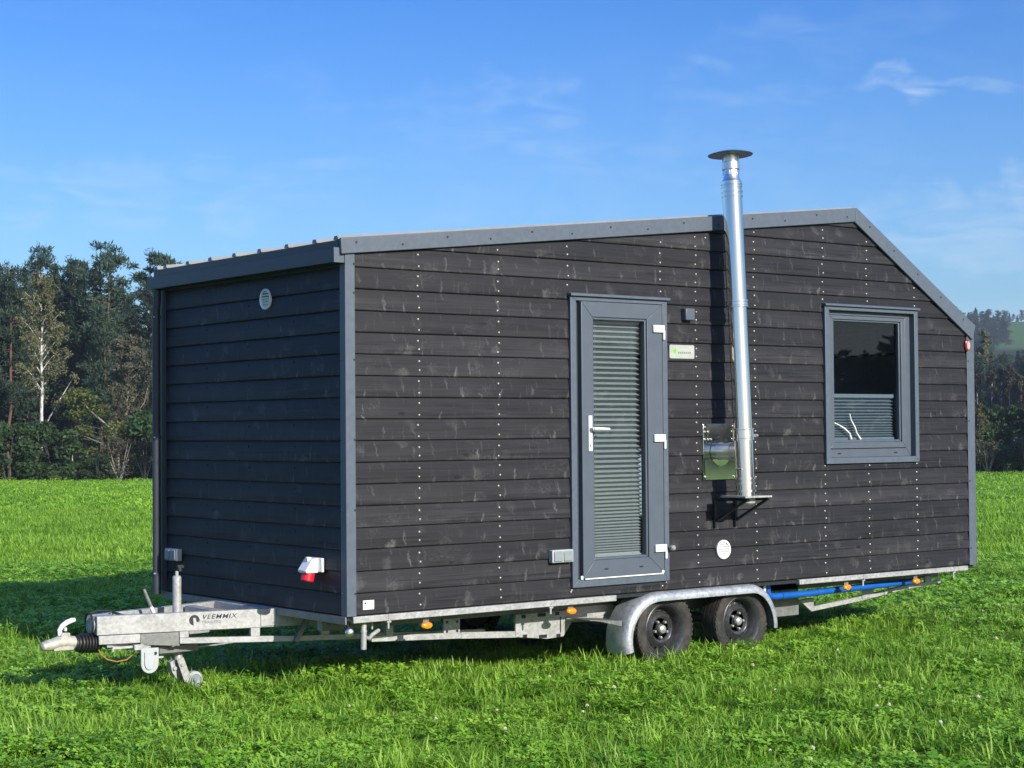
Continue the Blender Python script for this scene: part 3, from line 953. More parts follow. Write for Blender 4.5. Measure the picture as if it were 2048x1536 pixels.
def socket(o3, name="socket_box", parent=house, w_=0.185):
    """double outlet box with two flap lids; o3(u, depth, z) maps into the wall"""
    def bx(mb, u0, u1, d0, d1, z0, z1, mi=0):
        a, b = o3(u0, d0, z0), o3(u1, d1, z1)
        return mb.box([min(p, q) for p, q in zip(a, b)], [max(p, q) for p, q in zip(a, b)], mi)
    s = bx(MB(), 0, w_, .006, .050, 0, .086).build(name, 'grey_plastic', parent, bevel=.005)
    for u0, u1 in ((.012, w_ / 2 - .008), (w_ / 2 + .004, w_ - .014)):
        sub(bx(MB(), u0, u1, .0505, .060, .008, .078), "socket_lid", 'lid', s, .006)
    return s


socket(lambda u, d, z: (1.608 + u, -d, 0.252 + z))
socket(lambda u, d, z: (-d, 2.365 - u, 0.232 + z))
# round louvred vents


def vent(c, nrm, r):
    c, nrm = Vector(c), Vector(nrm)
    v = MB().lathe(c, nrm, [(.004, r), (.018, r), (.022, r * .93), (.018, r * .80), (.008, r * .79)], 36, 0, False)
    v.lathe(c, nrm, [(.005, r * .80), (.007, r * .80)], 30, 1)
    o = v.build("round_vent", ['alu', 'grey_plastic'], house)
    sl = MB()
    t = Vector((0, 0, 1)).cross(nrm)
    for i in range(6):
        zz_ = (i - 2.5) * r * .255
        hw = math.sqrt(max(.01 * r * r, (r * .79) ** 2 - (abs(zz_) + r * .08) ** 2))
        p, q = c + t * hw + Vector((0, 0, zz_)) + nrm * .013, c - t * hw + Vector((0, 0, zz_)) + nrm * .013
        sl.beam(p, q, .003, r * .15, 0, (nrm * 0.75 + Vector((0, 0, 1))).normalized())
    sub(sl, "louvre", 'alu', o)


vent((0, 0.968, 2.038), (-1, 0, 0), .070)
vent((3.256, -0.002, 0.265), (0, -1, 0), .070)
# red and white power inlet on the end wall
pi = MB()
yc, zb = 0.335, 0.262
pi.box((-0.030, yc - .085, zb), (-0.006, yc + .06, 0.352))
pi.prism([(-0.0302, yc - .045, zb - .004), (-0.115, yc - .045, zb - .004), (-0.125, yc - .045, zb + .012), (-0.072, yc - .045, 0.348), (-0.0302, yc - .045, 0.350)], (0, .100, 0))
pi.box((-0.090, yc - .012, .330), (-0.060, yc + .022, .358))
pio = pi.build("power_inlet", 'white', house, bevel=.005)
sub(MB().lathe((-0.072, yc + .005, 0.2575), (-0.25, 0, -1), [(0, .042), (.050, .042), (.056, .036)], 20), "plug_collar", 'red', pio)
# small white plate low on the corner
wp = MB().box((0.109, -0.010, 0.036), (0.192, -0.0075, 0.094)).build("corner_plate", 'white', house, bevel=.001)
sub(MB().prism([(.119, -.0103, .070), (.131, -.0103, .070), (.131, -.0103, .079), (.125, -.0103, .085), (.119, -.0103, .079)], (0, -.0006, 0)), "house_mark", 'black', wp)
# red and clear marker lamp by the rear corner
ml = MB()
for mi_, k_, d0_, d1_ in ((0, 1.0, 0.0, .016), (1, .72, .0161, .026)):
    rings = [[(6.120 + .029 * k_ * q * math.cos(a), -0.0125 - dd, 1.830 + .050 * k_ * q * math.sin(a)) for a in [2 * math.pi * j / 24 for j in range(24)]] for dd, q in ((d0_, 1.0), (d1_ - .004, 1.0), (d1_, .82))]
    ml.loft(rings, mi_)
ml.build("marker_lamp", ['red_lens', 'lens_clear'], house)

# ---- chimney
chim = empty("chimney", (0, 0, 0))
chim.parent = house
chim.location = -house.location
CB, CT = Vector((3.235, -0.272, 0.655)), Vector((3.235, -0.158, 3.0))
CA = (CT - CB).normalized()


def ct(z):
    return (z - CB.z) / CA.z


sub(MB().lathe(CB, CA, [(0, .069), (ct(2.056), .069)], 48).lathe(CB, CA, [(ct(2.056), .0735), (ct(2.955), .0735)], 48), "flue_pipe", 'chrome', chim)


def band(z, h, r, beads=True):
    p = [(ct(z) - h / 2, .066), (ct(z) - h / 2, r)]
    if beads:
        p += [(ct(z) - h / 2 + .010, r), (ct(z) - h / 2 + .013, r - .004), (ct(z) + h / 2 - .013, r - .004), (ct(z) + h / 2 - .010, r)]
    return p + [(ct(z) + h / 2, r), (ct(z) + h / 2, .064)]


for z_, h_, r_, bd in ((2.056, .050, .084, True), (1.108, .085, .083, True), (0.790, .014, .079, False), (0.755, .014, .079, False), (0.70, .016, .081, False), (2.845, .012, .079, False), (2.880, .012, .079, False), (2.925, .03, .078, True)):
    sub(MB().lathe(CB, CA, band(z_, h_, r_, bd), 36), "clamp_band", 'chrome', chim)
sub(MB().tube([(3.235 + .045, -0.25 - .075, 1.10), (3.235 + .085, -0.25 - .055, 1.10)], .012, 10).tube([(3.17, -.30, .86), (3.17, -.24, .86)], .010, 8), "clamp_bolt", 'nut', chim)
cw = MB()
cw.lathe(CB, CA, [(ct(2.955), .0735), (ct(2.975), .060), (ct(3.02), .050), (ct(3.045), .050)], 36)
cw.lathe(CB, CA, [(ct(3.042), .050), (ct(3.044), .065), (ct(3.095), .065), (ct(3.10), .057)], 36)
cw.lathe(CB, CA, [(ct(3.10), .052), (ct(3.155), .052)], 36)
for q in range(4):
    a = q * math.pi / 2 + .5
    n_ = Vector((math.cos(a), math.sin(a), 0)) * .060
    cw.beam(CB + CA * ct(3.005) + n_, CB + CA * ct(3.16) + n_, .016, .004, 0, n_)
sub(cw, "cowl_neck", 'soft_steel', chim)
sub(MB().lathe(CB, CA, [(ct(3.150), .02), (ct(3.148), .163), (ct(3.153), .165), (ct(3.172), .10), (ct(3.188), .01)], 48), "cowl_cap", 'cap_metal', chim)
sub(MB().box((3.235 - .135, -0.40, 0.655), (3.235 + .135, -0.15, 0.667)).lathe((3.235, -0.273, 0.606), (0, 0, 1), [(0, .055), (.01, .066), (.0485, .066)], 32), "base_plate", 'galv', chim)
br = MB()
for xx in (3.168, 3.377):
    br.tube([(xx, -0.024, 0.432), (xx, -0.024, 0.638)], .014, 10)
    br.tube([(xx, -0.024, 0.638), (xx, -0.36, 0.640)], .012, 10)
    br.tube([(xx, -0.03, 0.478), (xx, -0.33, 0.632)], .011, 10)
br.tube([(3.15, -0.20, 0.640), (3.40, -0.20, 0.640)], .011, 8)
sub(br, "wall_bracket", 'black_metal', chim)
wp_ = MB().box((3.062, -0.014, 0.778), (3.388, -0.0075, 1.188))
plate_o = sub(wp_, "wall_plate", 'mirror', chim, .002)
rv = MB()
for xx, zz_ in ((3.078, 1.165), (3.078, 1.13), (3.112, 1.13), (3.078, 1.075), (3.11, 1.075), (3.14, 1.075), (3.36, 1.075), (3.36, 1.13), (3.078, .802), (3.372, .80), (3.372, 1.17)):
    rv.lathe((xx, -0.014, zz_), (0, -1, 0), [(0, .008), (.004, .007)], 10)
sub(rv, "rivet", 'screw', chim)
te = MB().lathe((3.235, -0.0145, 0.985), (0, -1, 0), [(0, .066), (.012, .066), (.012, .060), (.235, .060)], 36)
te.lathe((3.235, -0.0145, 0.985), (0, -1, 0), [(.10, .060), (.10, .065), (.14, .065), (.14, .060)], 36)
sub(te, "flue_elbow", 'soft_steel', chim)
sub(MB().lathe((3.235, -0.0142, 0.985), (0, -1, 0), [(0, .066), (.004, .105), (.006, .105), (.007, .06)], 36), "rosette", 'mirror', chim)

# ------------------------------------------------------------------ trailer under the house
ddir = Vector((0.9622, -0.2725, 0))
dnrm = Vector((-0.2725, -0.9622, 0))


def dp_(s, off=0.0, z=0.0):
    """point along the near drawbar beam: s metres from its front end"""
    p = Vector((-1.13, 1.17, 0)) + ddir * s + dnrm * off
    return (p.x, p.y, z)


def far(p):
    return (p[0], 2.5 - p[1], p[2])


draw = empty("drawbar", (0, 0, 0))
draw.parent = house
draw.location = -house.location
b1, b2 = MB(), MB()
b1.beam(dp_(0, -.03, -.0695), dp_(2.62, -.03, -.0695), .06, .121)
b2.beam(far(dp_(0, -.03, -.0695)), far(dp_(2.62, -.03, -.0695)), .06, .121)
sub(b1, "drawbar_beam", 'galv', draw, .004)
sub(b2, "drawbar_beam", 'galv', draw, .004)
# darker lapped plates over the beam where it runs under the house
sub(MB().beam(dp_(1.06, .004, -.065), dp_(1.30, .004, -.065), .006, .112), "lap_plate", 'galv', draw, .002)
lb = MB()
lb.beam(dp_(0.527, -.02, -.190), dp_(1.30, -.02, -.2135), .04, .038)
lb.beam(dp_(1.30, -.0201, -.2135), dp_(2.64, -.0201, -.236), .04, .037)
lb.beam(far(dp_(0.527, -.02, -.190)), far(dp_(2.64, -.02, -.236)), .04, .037)
lb.beam(dp_(.556, -.02, -.1302), dp_(.556, -.02, -.1715), .04, .060, 0, ddir)
lb.beam(dp_(1.025, -.02, -.1302), dp_(1.025, -.02, -.186), .04, .062, 0, ddir)
lb.beam(dp_(1.50, -.02, -.1302), dp_(1.50, -.02, -.200), .04, .060, 0, ddir)
sub(lb, "truss_bar", 'galv', draw, .003)
sub(MB().beam(dp_(1.385, .018, -.060), dp_(1.29, .018, -.232), .030, .036, 0, dnrm), "brace", 'galv_dull', draw, .003)
sub(MB().box((-.36, 1.035, -.085), (-.29, 1.465, -.012)).box((-.08, 0.93, -.075), (-.01, 1.57, -.008)).box((-1.12, 1.20, -.128), (-.98, 1.30, -.012)), "cross_member", 'galv', draw, .004)
# lettering on the near beam
tdir, tup = ddir, Vector((0, 0, 1))


def text_on(s, z, size, body, mat, name, shear=0.0, bold=0.0, spacing=1.0, stretch=1.0, lift=.0012):
    cu = bpy.data.curves.new(name, 'FONT')
    cu.body = body
    cu.size = size
    cu.shear = shear
    cu.offset = bold
    cu.space_character = spacing
    cu.extrude = 0.0004
    tmp = bpy.data.objects.new("tmp", cu)
    COL.objects.link(tmp)
    dg = bpy.context.evaluated_depsgraph_get()
    me = bpy.data.meshes.new_from_object(tmp.evaluated_get(dg))
    bpy.data.objects.remove(tmp)
    bpy.data.curves.remove(cu)
    p = Vector(dp_(s, lift, z))
    for v in me.vertices:
        v.co = p + tdir * (v.co.x * stretch) + tup * v.co.y + dnrm * v.co.z
    me.materials.clear()
    me.materials.append(M[mat])
    o = bpy.data.objects.new(name, me)
    COL.objects.link(o)
    o.parent = draw
    return o


text_on(.668, -.0575, .0420, "VLEMMIX", 'black', "lettering", 0.26, .0002, 1.13, 1.21)
text_on(.668, -.0855, .0265, "TRAILERS", 'print_grey', "lettering", 0.0, .0002, 1.03, 1.14)
lg = MB()
c0 = Vector(dp_(.622, .0010, -.061))


def dpl(cx, cz, lift=0.0):
    return c0 + tdir * cx + tup * cz + dnrm * lift


lg.prism([dpl(.034 * math.cos(a), .034 * math.sin(a)) for a in [2 * math.pi * i / 28 for i in range(28)]], dnrm * .0005)
lg.prism([dpl(-.008, .014, .0006), dpl(-.004, -.036, .0006), dpl(.010, -.036, .0006), dpl(.034, .004, .0006), dpl(.028, -.010, .0006), dpl(.014, -.022, .0006), dpl(.010, .012, .0006)][:3] + [dpl(.012, -.036, .0006), dpl(.036, -.012, .0006), dpl(.013, -.012, .0006), dpl(.009, .014, .0006)], dnrm * .0004, 1)
sub(lg, "emblem", ['black', 'galv'], draw)

# coupling
hitch = empty("coupling", (0, 0, 0))
hitch.parent = house
hitch.location = -house.location
hb = MB()
hb.loft([[(xx, 1.25 + wy * math.cos(t), zc + hz * math.sin(t)) for t in [2 * math.pi * j / 16 for j in range(16)]] for xx, wy, hz, zc in
         ((-1.470, .012, .010, -.182), (-1.462, .034, .026, -.180), (-1.43, .044, .034, -.176), (-1.385, .046, .038, -.170), (-1.35, .044, .040, -.160), (-1.30, .042, .042, -.163), (-1.245, .040, .042, -.172))])
hb.box((-1.345, 1.222, -.150), (-1.285, 1.278, -.104))
hb.box((-1.395, 1.216, -.212), (-1.26, 1.284, -.185))
sub(hb, "ball_head", 'cream', hitch, .004)
hl = MB().tube([(-1.342, 1.25, -.118), (-1.345, 1.25, -.085), (-1.328, 1.25, -.060), (-1.295, 1.25, -.040), (-1.262, 1.25, -.029), (-1.242, 1.25, -.028)], [.015, .015, .016, .017, .016, .013], 12)
hl.box((-1.315, 1.24, -.092), (-1.300, 1.262, -.072))
sub(hl, "coupling_handle", 'white', hitch)
be = MB()
prof = []
for i in range(33):
    t = i / 32
    prof.append((t * .165, .040 + .016 * min(1, t * 3) + .0075 * (1 if i % 4 < 2 else -1) * (i > 3)))
be.lathe((-1.25, 1.25, -.176), (1, 0, -.06), prof, 24)
sub(be, "rubber_bellows", 'rubber', hitch)
sub(MB().lathe((-1.075, 1.25, -.180), (1, 0, 0), [(0, .036), (.62, .036)], 20), "drawbar_shaft", 'galv_dull', hitch)
sub(MB().lathe((-1.10, 1.25, -.068), (-1, 0, 0), [(0, .052), (.030, .052), (.036, .048)], 28), "plug_holder", 'galv', hitch)
pc = MB()
for q0 in (0.0, 0.35):
    pc.tube([(-1.145 - .006 * q0, 1.25 + .062 * math.cos(t), -.062 + (.066 + .01 * q0) * math.sin(t)) for t in np.linspace(q0, 5.2 + q0, 22)], .0055, 7)
pc.tube([(-1.14, 1.28, .002), (-1.06, 1.29, .015), (-.98, 1.30, .008), (-.90, 1.32, -.02), (-.8, 1.3, -.05)], .006, 7)
pc.tube([(-.95, 1.315, -.055), (-.955, 1.31, .0), (-.975, 1.30, .006), (-.99, 1.285, -.03)], .004, 6)
sub(pc, "plug_cable", 'rubber', hitch)
ob = MB()
ob.prism([dp_(.012, 0, -.133), dp_(.275, 0, -.133), dp_(.275, 0, -.190), dp_(.012, 0, -.190)], dnrm * -.12)
ob.box((-1.06, 1.17, -.214), (-.72, 1.32, -.191))
sub(ob, "overrun_housing", 'galv', hitch, .004)
ob = MB()
ob.prism([dp_(.277, -.012, -.133), dp_(.53, -.012, -.133), dp_(.53, -.012, -.225), dp_(.277, -.012, -.205)], dnrm * -.10)
ob.box((-.72, 1.12, -.275), (-.44, 1.30, -.226))
ob.lathe((-.70, 1.13, -.165), (0, -1, 0), [(0, .030), (.05, .030), (.055, .02)], 14)
ob.box((-.665, 1.055, -.23), (-.635, 1.10, -.15)).box((-.60, 1.06, -.19), (-.575, 1.10, -.145))
sub(ob, "brake_linkage", 'galv_dull', hitch, .003)
sub(MB().beam((-1.035, 1.15, -.216), (-.85, 1.13, -.214), .018, .016).box((-.905, 1.10, -.236), (-.79, 1.16, -.200)).lathe((-1.03, 1.15, -.238), (0, 0, 1), [(0, .009), (.02, .009)], 8).lathe((-.88, 1.13, -.245), (0, 0, 1), [(0, .010), (.02, .010)], 8), "bolted_strap", 'galv', hitch, .002)
lvr = MB().tube([(-.695, 1.25, -.02), (-.715, 1.25, .02)], .013, 10, 1).tube([(-.713, 1.25, .018), (-.757, 1.25, .118), (-.764, 1.25, .137)], [.0125, .012, .009], 10, 0)
sub(lvr, "handbrake_lever", ['galv_dull', 'white'], hitch)
sub(MB().tube([(-.46, 1.16, -.262), (-.2, 1.14, -.246), (1.5, 1.1, -.20)], .005, 6).tube([(-.74, 1.2, -.285), (-.52, 1.2, -.285)], .010, 8), "brake_rod", 'galv', hitch)
tc_ = MB().tube([(-1.10, 1.22, -.215), (-1.085, 1.21, -.255), (-1.045, 1.20, -.290), (-.985, 1.19, -.308), (-.92, 1.18, -.300), (-.875, 1.18, -.268), (-.86, 1.18, -.225)], .0045, 7)
sub(tc_, "breakaway_cable", 'cable', hitch)
# wheel chock in its holder under the drawbar
ck = MB()
ring0 = []
for a in range(0, 181, 15):
    ring0.append((-.060 * math.cos(R(a)) * 1.0, -.10 - .062 * math.sin(R(a))))
poly = [(-.060, 0.0)] + ring0[0:] + [(.060, 0.0)]
ck.prism([(-.802 + px_ * .98, 1.09 + px_ * -.10, -.228 + pz_) for px_, pz_ in poly], (.02, .055, 0))
ck.prism([(-.806 + px_ * .55, 1.087 + px_ * -.06, -.250 + pz_ * .72) for px_, pz_ in poly], (-.002, -.006, 0))
ck.lathe((-.768, 1.083, -.262), (0, -1, 0), [(0, .010), (.008, .010)], 10, 1)
ck.box((-.742, 1.10, -.30), (-.70, 1.13, -.288))
sub(ck, "wheel_chock", ['grey_plastic', 'black'], hitch, .003)

# jockey wheel
jw = empty("jockey_wheel", (0, 0, 0))
jw.parent = house
jw.location = -house.location
JX, JY = -.548, 1.21
sub(MB().tube([(JX, JY, -.13), (JX, JY, .205)], .029, 18).tube([(JX, JY, .205), (JX, JY, .215)], [.029, .022], 18).tube([(JX, JY, .21), (JX, JY, .245)], .012, 10), "outer_tube", 'galv', jw)
sub(MB().tube([(JX + .006, JY, -.13), (JX + .010, JY, -.345)], .022, 16).lathe((JX + .010, JY, -.30), (0, 0, -1), [(0, .023), (.02, .028), (.05, .028)], 16), "inner_tube", 'galv', jw)
sub(MB().lathe((JX + .018, JY - .005, .243), (0, 0, 1), [(0, .016), (.03, .016)], 12).box((JX + .0, JY - .016, .262), (JX + .045, JY + .012, .284)), "crank_handle", 'rubber', jw, .003)
fk = MB()
for yy in (-.034, .030):
    fk.prism([(JX - .020, JY + yy, -.325), (JX + .030, JY + yy, -.318), (JX + .080, JY + yy, -.445), (JX + .062, JY + yy, -.490), (JX + .036, JY + yy, -.478)], (0, .004, 0))
fk.prism([(JX - .065, JY - .03, -.345), (JX - .035, JY - .03, -.33), (JX - .020, JY - .03, -.41), (JX - .015, JY - .03, -.46), (JX - .05, JY - .03, -.41)], (0, .05, 0))
fk.lathe((JX - .035, JY - .032, -.385), (0, -1, 0), [(0, .013), (.012, .013)], 10)
fk.lathe((JX + .018, JY - .036, -.365), (0, -1, 0), [(0, .010), (.008, .010)], 10)
sub(fk, "fork", 'galv', jw, .0015)
wl = MB()
wl.lathe((JX + .120, JY + .028, -.475), (0, -1, 0), [(0, .02), (.0, .050), (.008, .057), (.048, .057), (.056, .050), (.056, .040)], 28, 0, False)
wl.lathe((JX + .120, JY + .026, -.475), (0, -1, 0), [(0, .04), (.050, .040), (.048, .032), (.044, .015), (.060, .012)], 28, 1)
sub(wl, "castor", ['grey_plastic', 'lid'], jw)

# chassis under the floor
chas = empty("chassis", (0, 0, 0))
chas.parent = house
chas.location = -house.location
cb_ = MB()
for y0 in (.33, 2.11):
    cb_.box((.02, y0, -.118), (6.14, y0 + .06, -.032))
for xx in (.35, 1.35, 2.05, 3.05, 4.0, 5.1, 6.0):
    cb_.box((xx, .391, -.10), (xx + .05, 2.109, -.034))
sub(cb_, "long_beams", 'galv_dull', chas, .003)
ga = MB()
# lower rail, posts and perforated plates seen below the long wall
ga.beam((.40, .35, -.196), (1.10, .32, -.226), .035, .040)
ga.beam((1.10, .3201, -.226), (1.575, .3201, -.255), .035, .043)
ga.box((.505, .32, -.185), (.56, .345, -.118))
ga.box((.955, .305, -.208), (1.089, .32, -.105))
ga.prism([(1.56, .30, -.118), (2.08, .30, -.118), (2.08, .30, -.188), (1.985, .30, -.300), (1.84, .30, -.306), (1.56, .30, -.272)], (0, .02, 0))
ga.prism([(2.0, .285, -.165), (2.45, .285, -.185), (2.45, .285, -.222), (2.0, .285, -.200)], (0, .012, 0))
ga.box((2.05, .299, -.19), (2.45, .32, -.10))
sub(ga, "side_truss", 'galv', chas, .002)
ho = MB()
for xx, zz_, hw, hh in ((1.63, -.135, .018, .012), (1.79, -.135, .035, .012), (1.93, -.135, .018, .012), (1.64, -.272, .018, .012), (1.80, -.285, .035, .012), (1.94, -.29, .018, .012), (.98, -.128, .008, .008), (1.065, -.130, .008, .008), (.98, -.19, .008, .008), (1.065, -.192, .008, .008)):
    ho.box((xx - hw, .297 if xx > 1.2 else .302, zz_ - hh), (xx + hw, .2995 if xx > 1.2 else .3045, zz_ + hh))
ho.box((1.955, .296, -.27), (1.962, .2995, -.16))
sub(ho, "plate_holes", 'black', chas)
for yq in (.30, 2.17):
    rt = MB()
    rt.prism([(4.40, yq, -.205), (4.52, yq, -.195), (4.56, yq, -.195), (4.56, yq, -.262), (5.15, yq, -.215), (5.62, yq, -.166), (6.135, yq, -.140), (6.135, yq, -.166), (5.62, yq, -.200), (5.15, yq, -.252), (4.535, yq, -.300)], (0, .03, 0))
    rt.box((5.13, yq - .006, -.235), (5.27, yq - .0005, -.10))
    rt.box((5.93, yq + .002, -.15), (6.02, yq + .02, -.10))
    rt.box((5.40, yq - .008, -.222), (5.45, yq - .0005, -.178))
    sub(rt, "rear_truss", 'galv', chas, .002)
sub(MB().box((3.70, .33, -.32), (4.42, .35, -.03)).box((2.92, .36, -.20), (3.6995, .38, -.032)), "tank_panel", 'galv_dull', chas, .003)
sub(MB().box((3.0, .40, -.36), (3.12, .42, -.08)).prism([(2.99, .31, -.17), (3.09, .31, -.17), (3.05, .31, -.25)], (0, .12, 0)), "axle_plate", 'galv_dull', chas, .003)
ax_ = MB()
for xx in (2.755, 3.525):
    ax_.tube([(xx, .2, -.29), (xx, 2.3, -.29)], .035, 14)
sub(ax_, "axle", 'galv_dull', chas)
# stabiliser leg with its arm and the round front lamp
st = MB().tube([(.152, .05, -.052), (.150, .05, -.218)], .0185, 14).tube([(.151, .05, -.095), (.151, .05, -.112)], .0215, 14)
st.tube([(.165, .05, -.145), (.20, .06, -.155), (.225, .07, -.135), (.30, .10, -.112)], .0135, 10)
st.tube([(.235, .08, -.05), (.235, .08, -.10)], .006, 8)
sub(st, "stabiliser_leg", 'galv', chas)
st = MB()
for i in range(5):
    st.lathe((.42 + .03 * i, .28, -.085 + .008 * i), (1, 0, .25), [(0, .018), (.008, .024), (.020, .024), (.028, .018)], 12)
sub(st, "corrugated_sleeve", 'galv_dull', chas)
fl = MB().lathe((.040, .045, -.102), (-.55, -1, 0), [(0, .026), (.022, .028), (.030, .022), (.034, .008)], 20).box((.03, .045, -.085), (.05, .075, -.045), 1)
sub(fl, "front_lamp", ['soft_steel', 'black'], chas)
for xx, zz_ in ((.621, -.101), (1.834, -.092), (4.647, -.098), (5.483, -.099)):
    o = sub(MB().lathe((xx, .046, zz_), (0, -1, 0), [(0, .022), (.01, .022)], 6), "side_reflector", 'orange', chas)
    rf = MB()
    rings = []
    for t, s_ in ((0, 1.0), (.012, 1.0), (.020, .82), (.024, .3)):
        rings.append([(xx + .043 * s_ * math.cos(a), .036 - t, zz_ + .0225 * s_ * math.sin(a)) for a in [2 * math.pi * j / 18 for j in range(18)]])
    rf.loft(rings)
    rf.box((xx - .024, .0365, zz_ + .01), (xx + .024, .045, zz_ + .05), 1)
    bpy.data.objects.remove(o)
    sub(rf, "side_reflector", ['orange', 'galv_dull'], chas)
hs = MB().tube([(3.87, .14, -.005), (3.87, .14, -.085), (3.876, .14, -.112), (3.90, .14, -.128), (3.94, .14, -.132), (4.3, .145, -.134), (4.75, .15, -.126), (5.15, .16, -.122), (5.72, .2, -.118)], .0265, 14)
hs.tube([(3.87, .14, -.030), (3.87, .14, -.038)], .030, 14).tube([(4.02, .14, -.1325), (4.03, .14, -.1325)], .030, 14).tube([(4.42, .146, -.1335), (4.43, .146, -.1335)], .029, 14)
sub(hs, "water_hose", 'blue', chas)
sub(MB().tube([(3.80, .10, -.002), (3.795, .10, -.10)], .012, 8), "white_pipe", 'white', chas)

# wheels: tyre and pressed steel rim
RW = .272


def make_wheel():
    we = empty("wheel", (0, 0, 0))
    t = MB()
    prof = [(.006, .190), (.000, .197), (-.006, .214), (-.008, .235), (-.004, .255), (.006, .266), (.016, RW - .001), (.032, RW), (.034, RW - .007), (.040, RW - .007), (.042, RW), (.072, RW + .001), (.074, RW - .006), (.082, RW - .006), (.084, RW + .001),
            (.114, RW), (.116, RW - .007), (.122, RW - .007), (.124, RW), (.140, RW - .001), (.150, .266), (.162, .25), (.166, .22), (.160, .19)]
    t.lathe((0, 0, 0), (0, 1, 0), prof, 64, 0, False)
    for i in range(46):           # tread blocks on the shoulder
        a = 2 * math.pi * i / 46
        for yy in (.004, .143):
            p = Vector((math.sin(a), 0, math.cos(a)))
            c_ = p * (.2645) + Vector((0, yy + .005, 0))
            t.beam(c_ - Vector((0, .008, 0)), c_ + Vector((0, .010, 0)), .020, .012, 0, p)
    ty = t.build("tyre", 'tyre', None)
    ty.parent = we
    r = MB()
    r.lathe((0, 0, 0), (0, 1, 0), [(.002, .193), (.0, .188), (.008, .178), (.026, .163), (.075, .155), (.090, .150), (.086, .138), (.062, .118), (.046, .104), (.040, .096), (.046, .086), (.060, .076), (.060, .045), (.052, .040)], 56, 0, False)
    r.lathe((0, .06, 0), (0, 1, 0), [(0, .08), (.10, .16)], 32, 0, True)
    ri = r.build("rim", 'rim', None)
    ri.parent = we
    hs_ = MB()
    for i in range(16):
        a = 2 * math.pi * (i + .5) / 16
        p = Vector((math.sin(a), 0, math.cos(a)))
        c_ = p * .128 + Vector((0, .0675, 0))
        n_ = (Vector((0, -1, 0)) * .64 - p * .77).normalized()
        hs_.lathe(c_ - n_ * .002, n_, [(0, .0115), (.0025, .0115)], 10, 1 if i % 16 in (11, 12) else 0)  # discs stand for holes; the pale pair paints light showing through
    o = hs_.build("rim_holes", ['black', 'screw'], None); o.parent = we
    nb = MB().lathe((0, .052, 0), (0, -1, 0), [(0, .034), (.012, .033), (.026, .028), (.034, .012)], 24)
    for i in range(5):
        a = 2 * math.pi * i / 5 + .3
        nb.lathe((.060 * math.sin(a), .061, .060 * math.cos(a)), (0, -1, 0), [(0, .013), (.006, .012), (.020, .010), (.024, .005)], 6)
    o = nb.build("hub", 'nut', None); o.parent = we
    return we


wheel0 = make_wheel()
first = True
for xx, zz_, yy, rz, lab in ((2.718, -.285, .035, .4, "front near-side wheel with a black steel rim"), (3.488, -.282, .035, 1.3, "rear near-side wheel, its tyre muddier"), (2.718, -.285, 2.46, .9, None), (3.488, -.282, 2.46, 2.2, None)):
    if first:
        wo_ = wheel0
        first = False
    else:
        wo_ = wheel0.copy()
        COL.objects.link(wo_)
        for ch in wheel0.children:
            c_ = ch.copy()
            COL.objects.link(c_)
            c_.parent = wo_
    wo_.parent = house
    wo_.rotation_euler = (0, rz, 0 if yy < 1 else math.pi)
    wo_.location = Vector((xx, yy, zz_)) - house.location
    if lab: wo_['label'] = lab
# tandem mudguards
for yo, sg in ((0, 1), (2.5, -1)):
    fd = MB()
    path = []
    for a in np.linspace(-16, 90, 18):
        path.append((2.615 - .335 * math.cos(R(a)), -.335 + .325 * math.sin(R(a)), Vector((-math.cos(R(a)), 0, math.sin(R(a))))))
    for a in np.linspace(90, -2, 16):
        path.append((3.535 + .285 * math.cos(R(a)), -.335 + .325 * math.sin(R(a)), Vector((math.cos(R(a)), 0, math.sin(R(a))))))
    rings = []
    for px_, pz_, n_ in path:
        ring = []
        for yy, dn_ in ((.185, 0), (.10, .006), (.015, .004), (-.012, -.004), (-.028, -.018), (-.036, -.040), (-.034, -.060), (-.030, -.060), (-.031, -.040), (-.024, -.021), (-.010, -.009), (.015, 0), (.10, 0), (.185, -.006)):
            p = Vector((px_, yy, pz_)) + n_ * dn_
            ring.append((p.x, yo + sg * p.y, p.z))
        rings.append(ring)
    fd.loft(rings)
    fo = fd.build("mudguard", 'fender', house)
    if sg == 1:
        sb_ = MB().prism([(2.00, .03, -.166), (2.27, .0, -.186), (2.27, .26, -.186), (2.0, .26, -.166)], (0, 0, -.006))
        sb_.prism([(1.99, -.0, -.166), (2.27, -.0, -.186), (2.27, -.0, -.225), (2.25, -.0, -.222), (2.08, -.0, -.182)], (0, .005, 0))
        sub(sb_, "mudguard_bracket", 'galv_dull', fo, .002)

# ------------------------------------------------------------------ grass
rs = np.random.RandomState(11)


def np_mesh(name, verts, faces4, mats, mat_idx=None, smooth=False):
    """quads from numpy arrays, fast"""
    me = bpy.data.meshes.new(name)
    nv, nf = len(verts), len(faces4)
    me.vertices.add(nv)
    me.vertices.foreach_set('co', np.asarray(verts, np.float32).ravel())
    me.loops.add(nf * 4)
    me.loops.foreach_set('vertex_index', np.asarray(faces4, np.int32).ravel())
    me.polygons.add(nf)
    me.polygons.foreach_set('loop_start', np.arange(0, nf * 4, 4, dtype=np.int32))
    for m in mats:
        me.materials.append(m)
    if mat_idx is not None:
        me.polygons.foreach_set('material_index', np.asarray(mat_idx, np.int32))
    if smooth:
        me.polygons.foreach_set('use_smooth', np.ones(nf, bool))
    me.update(calc_edges=True)
    return me


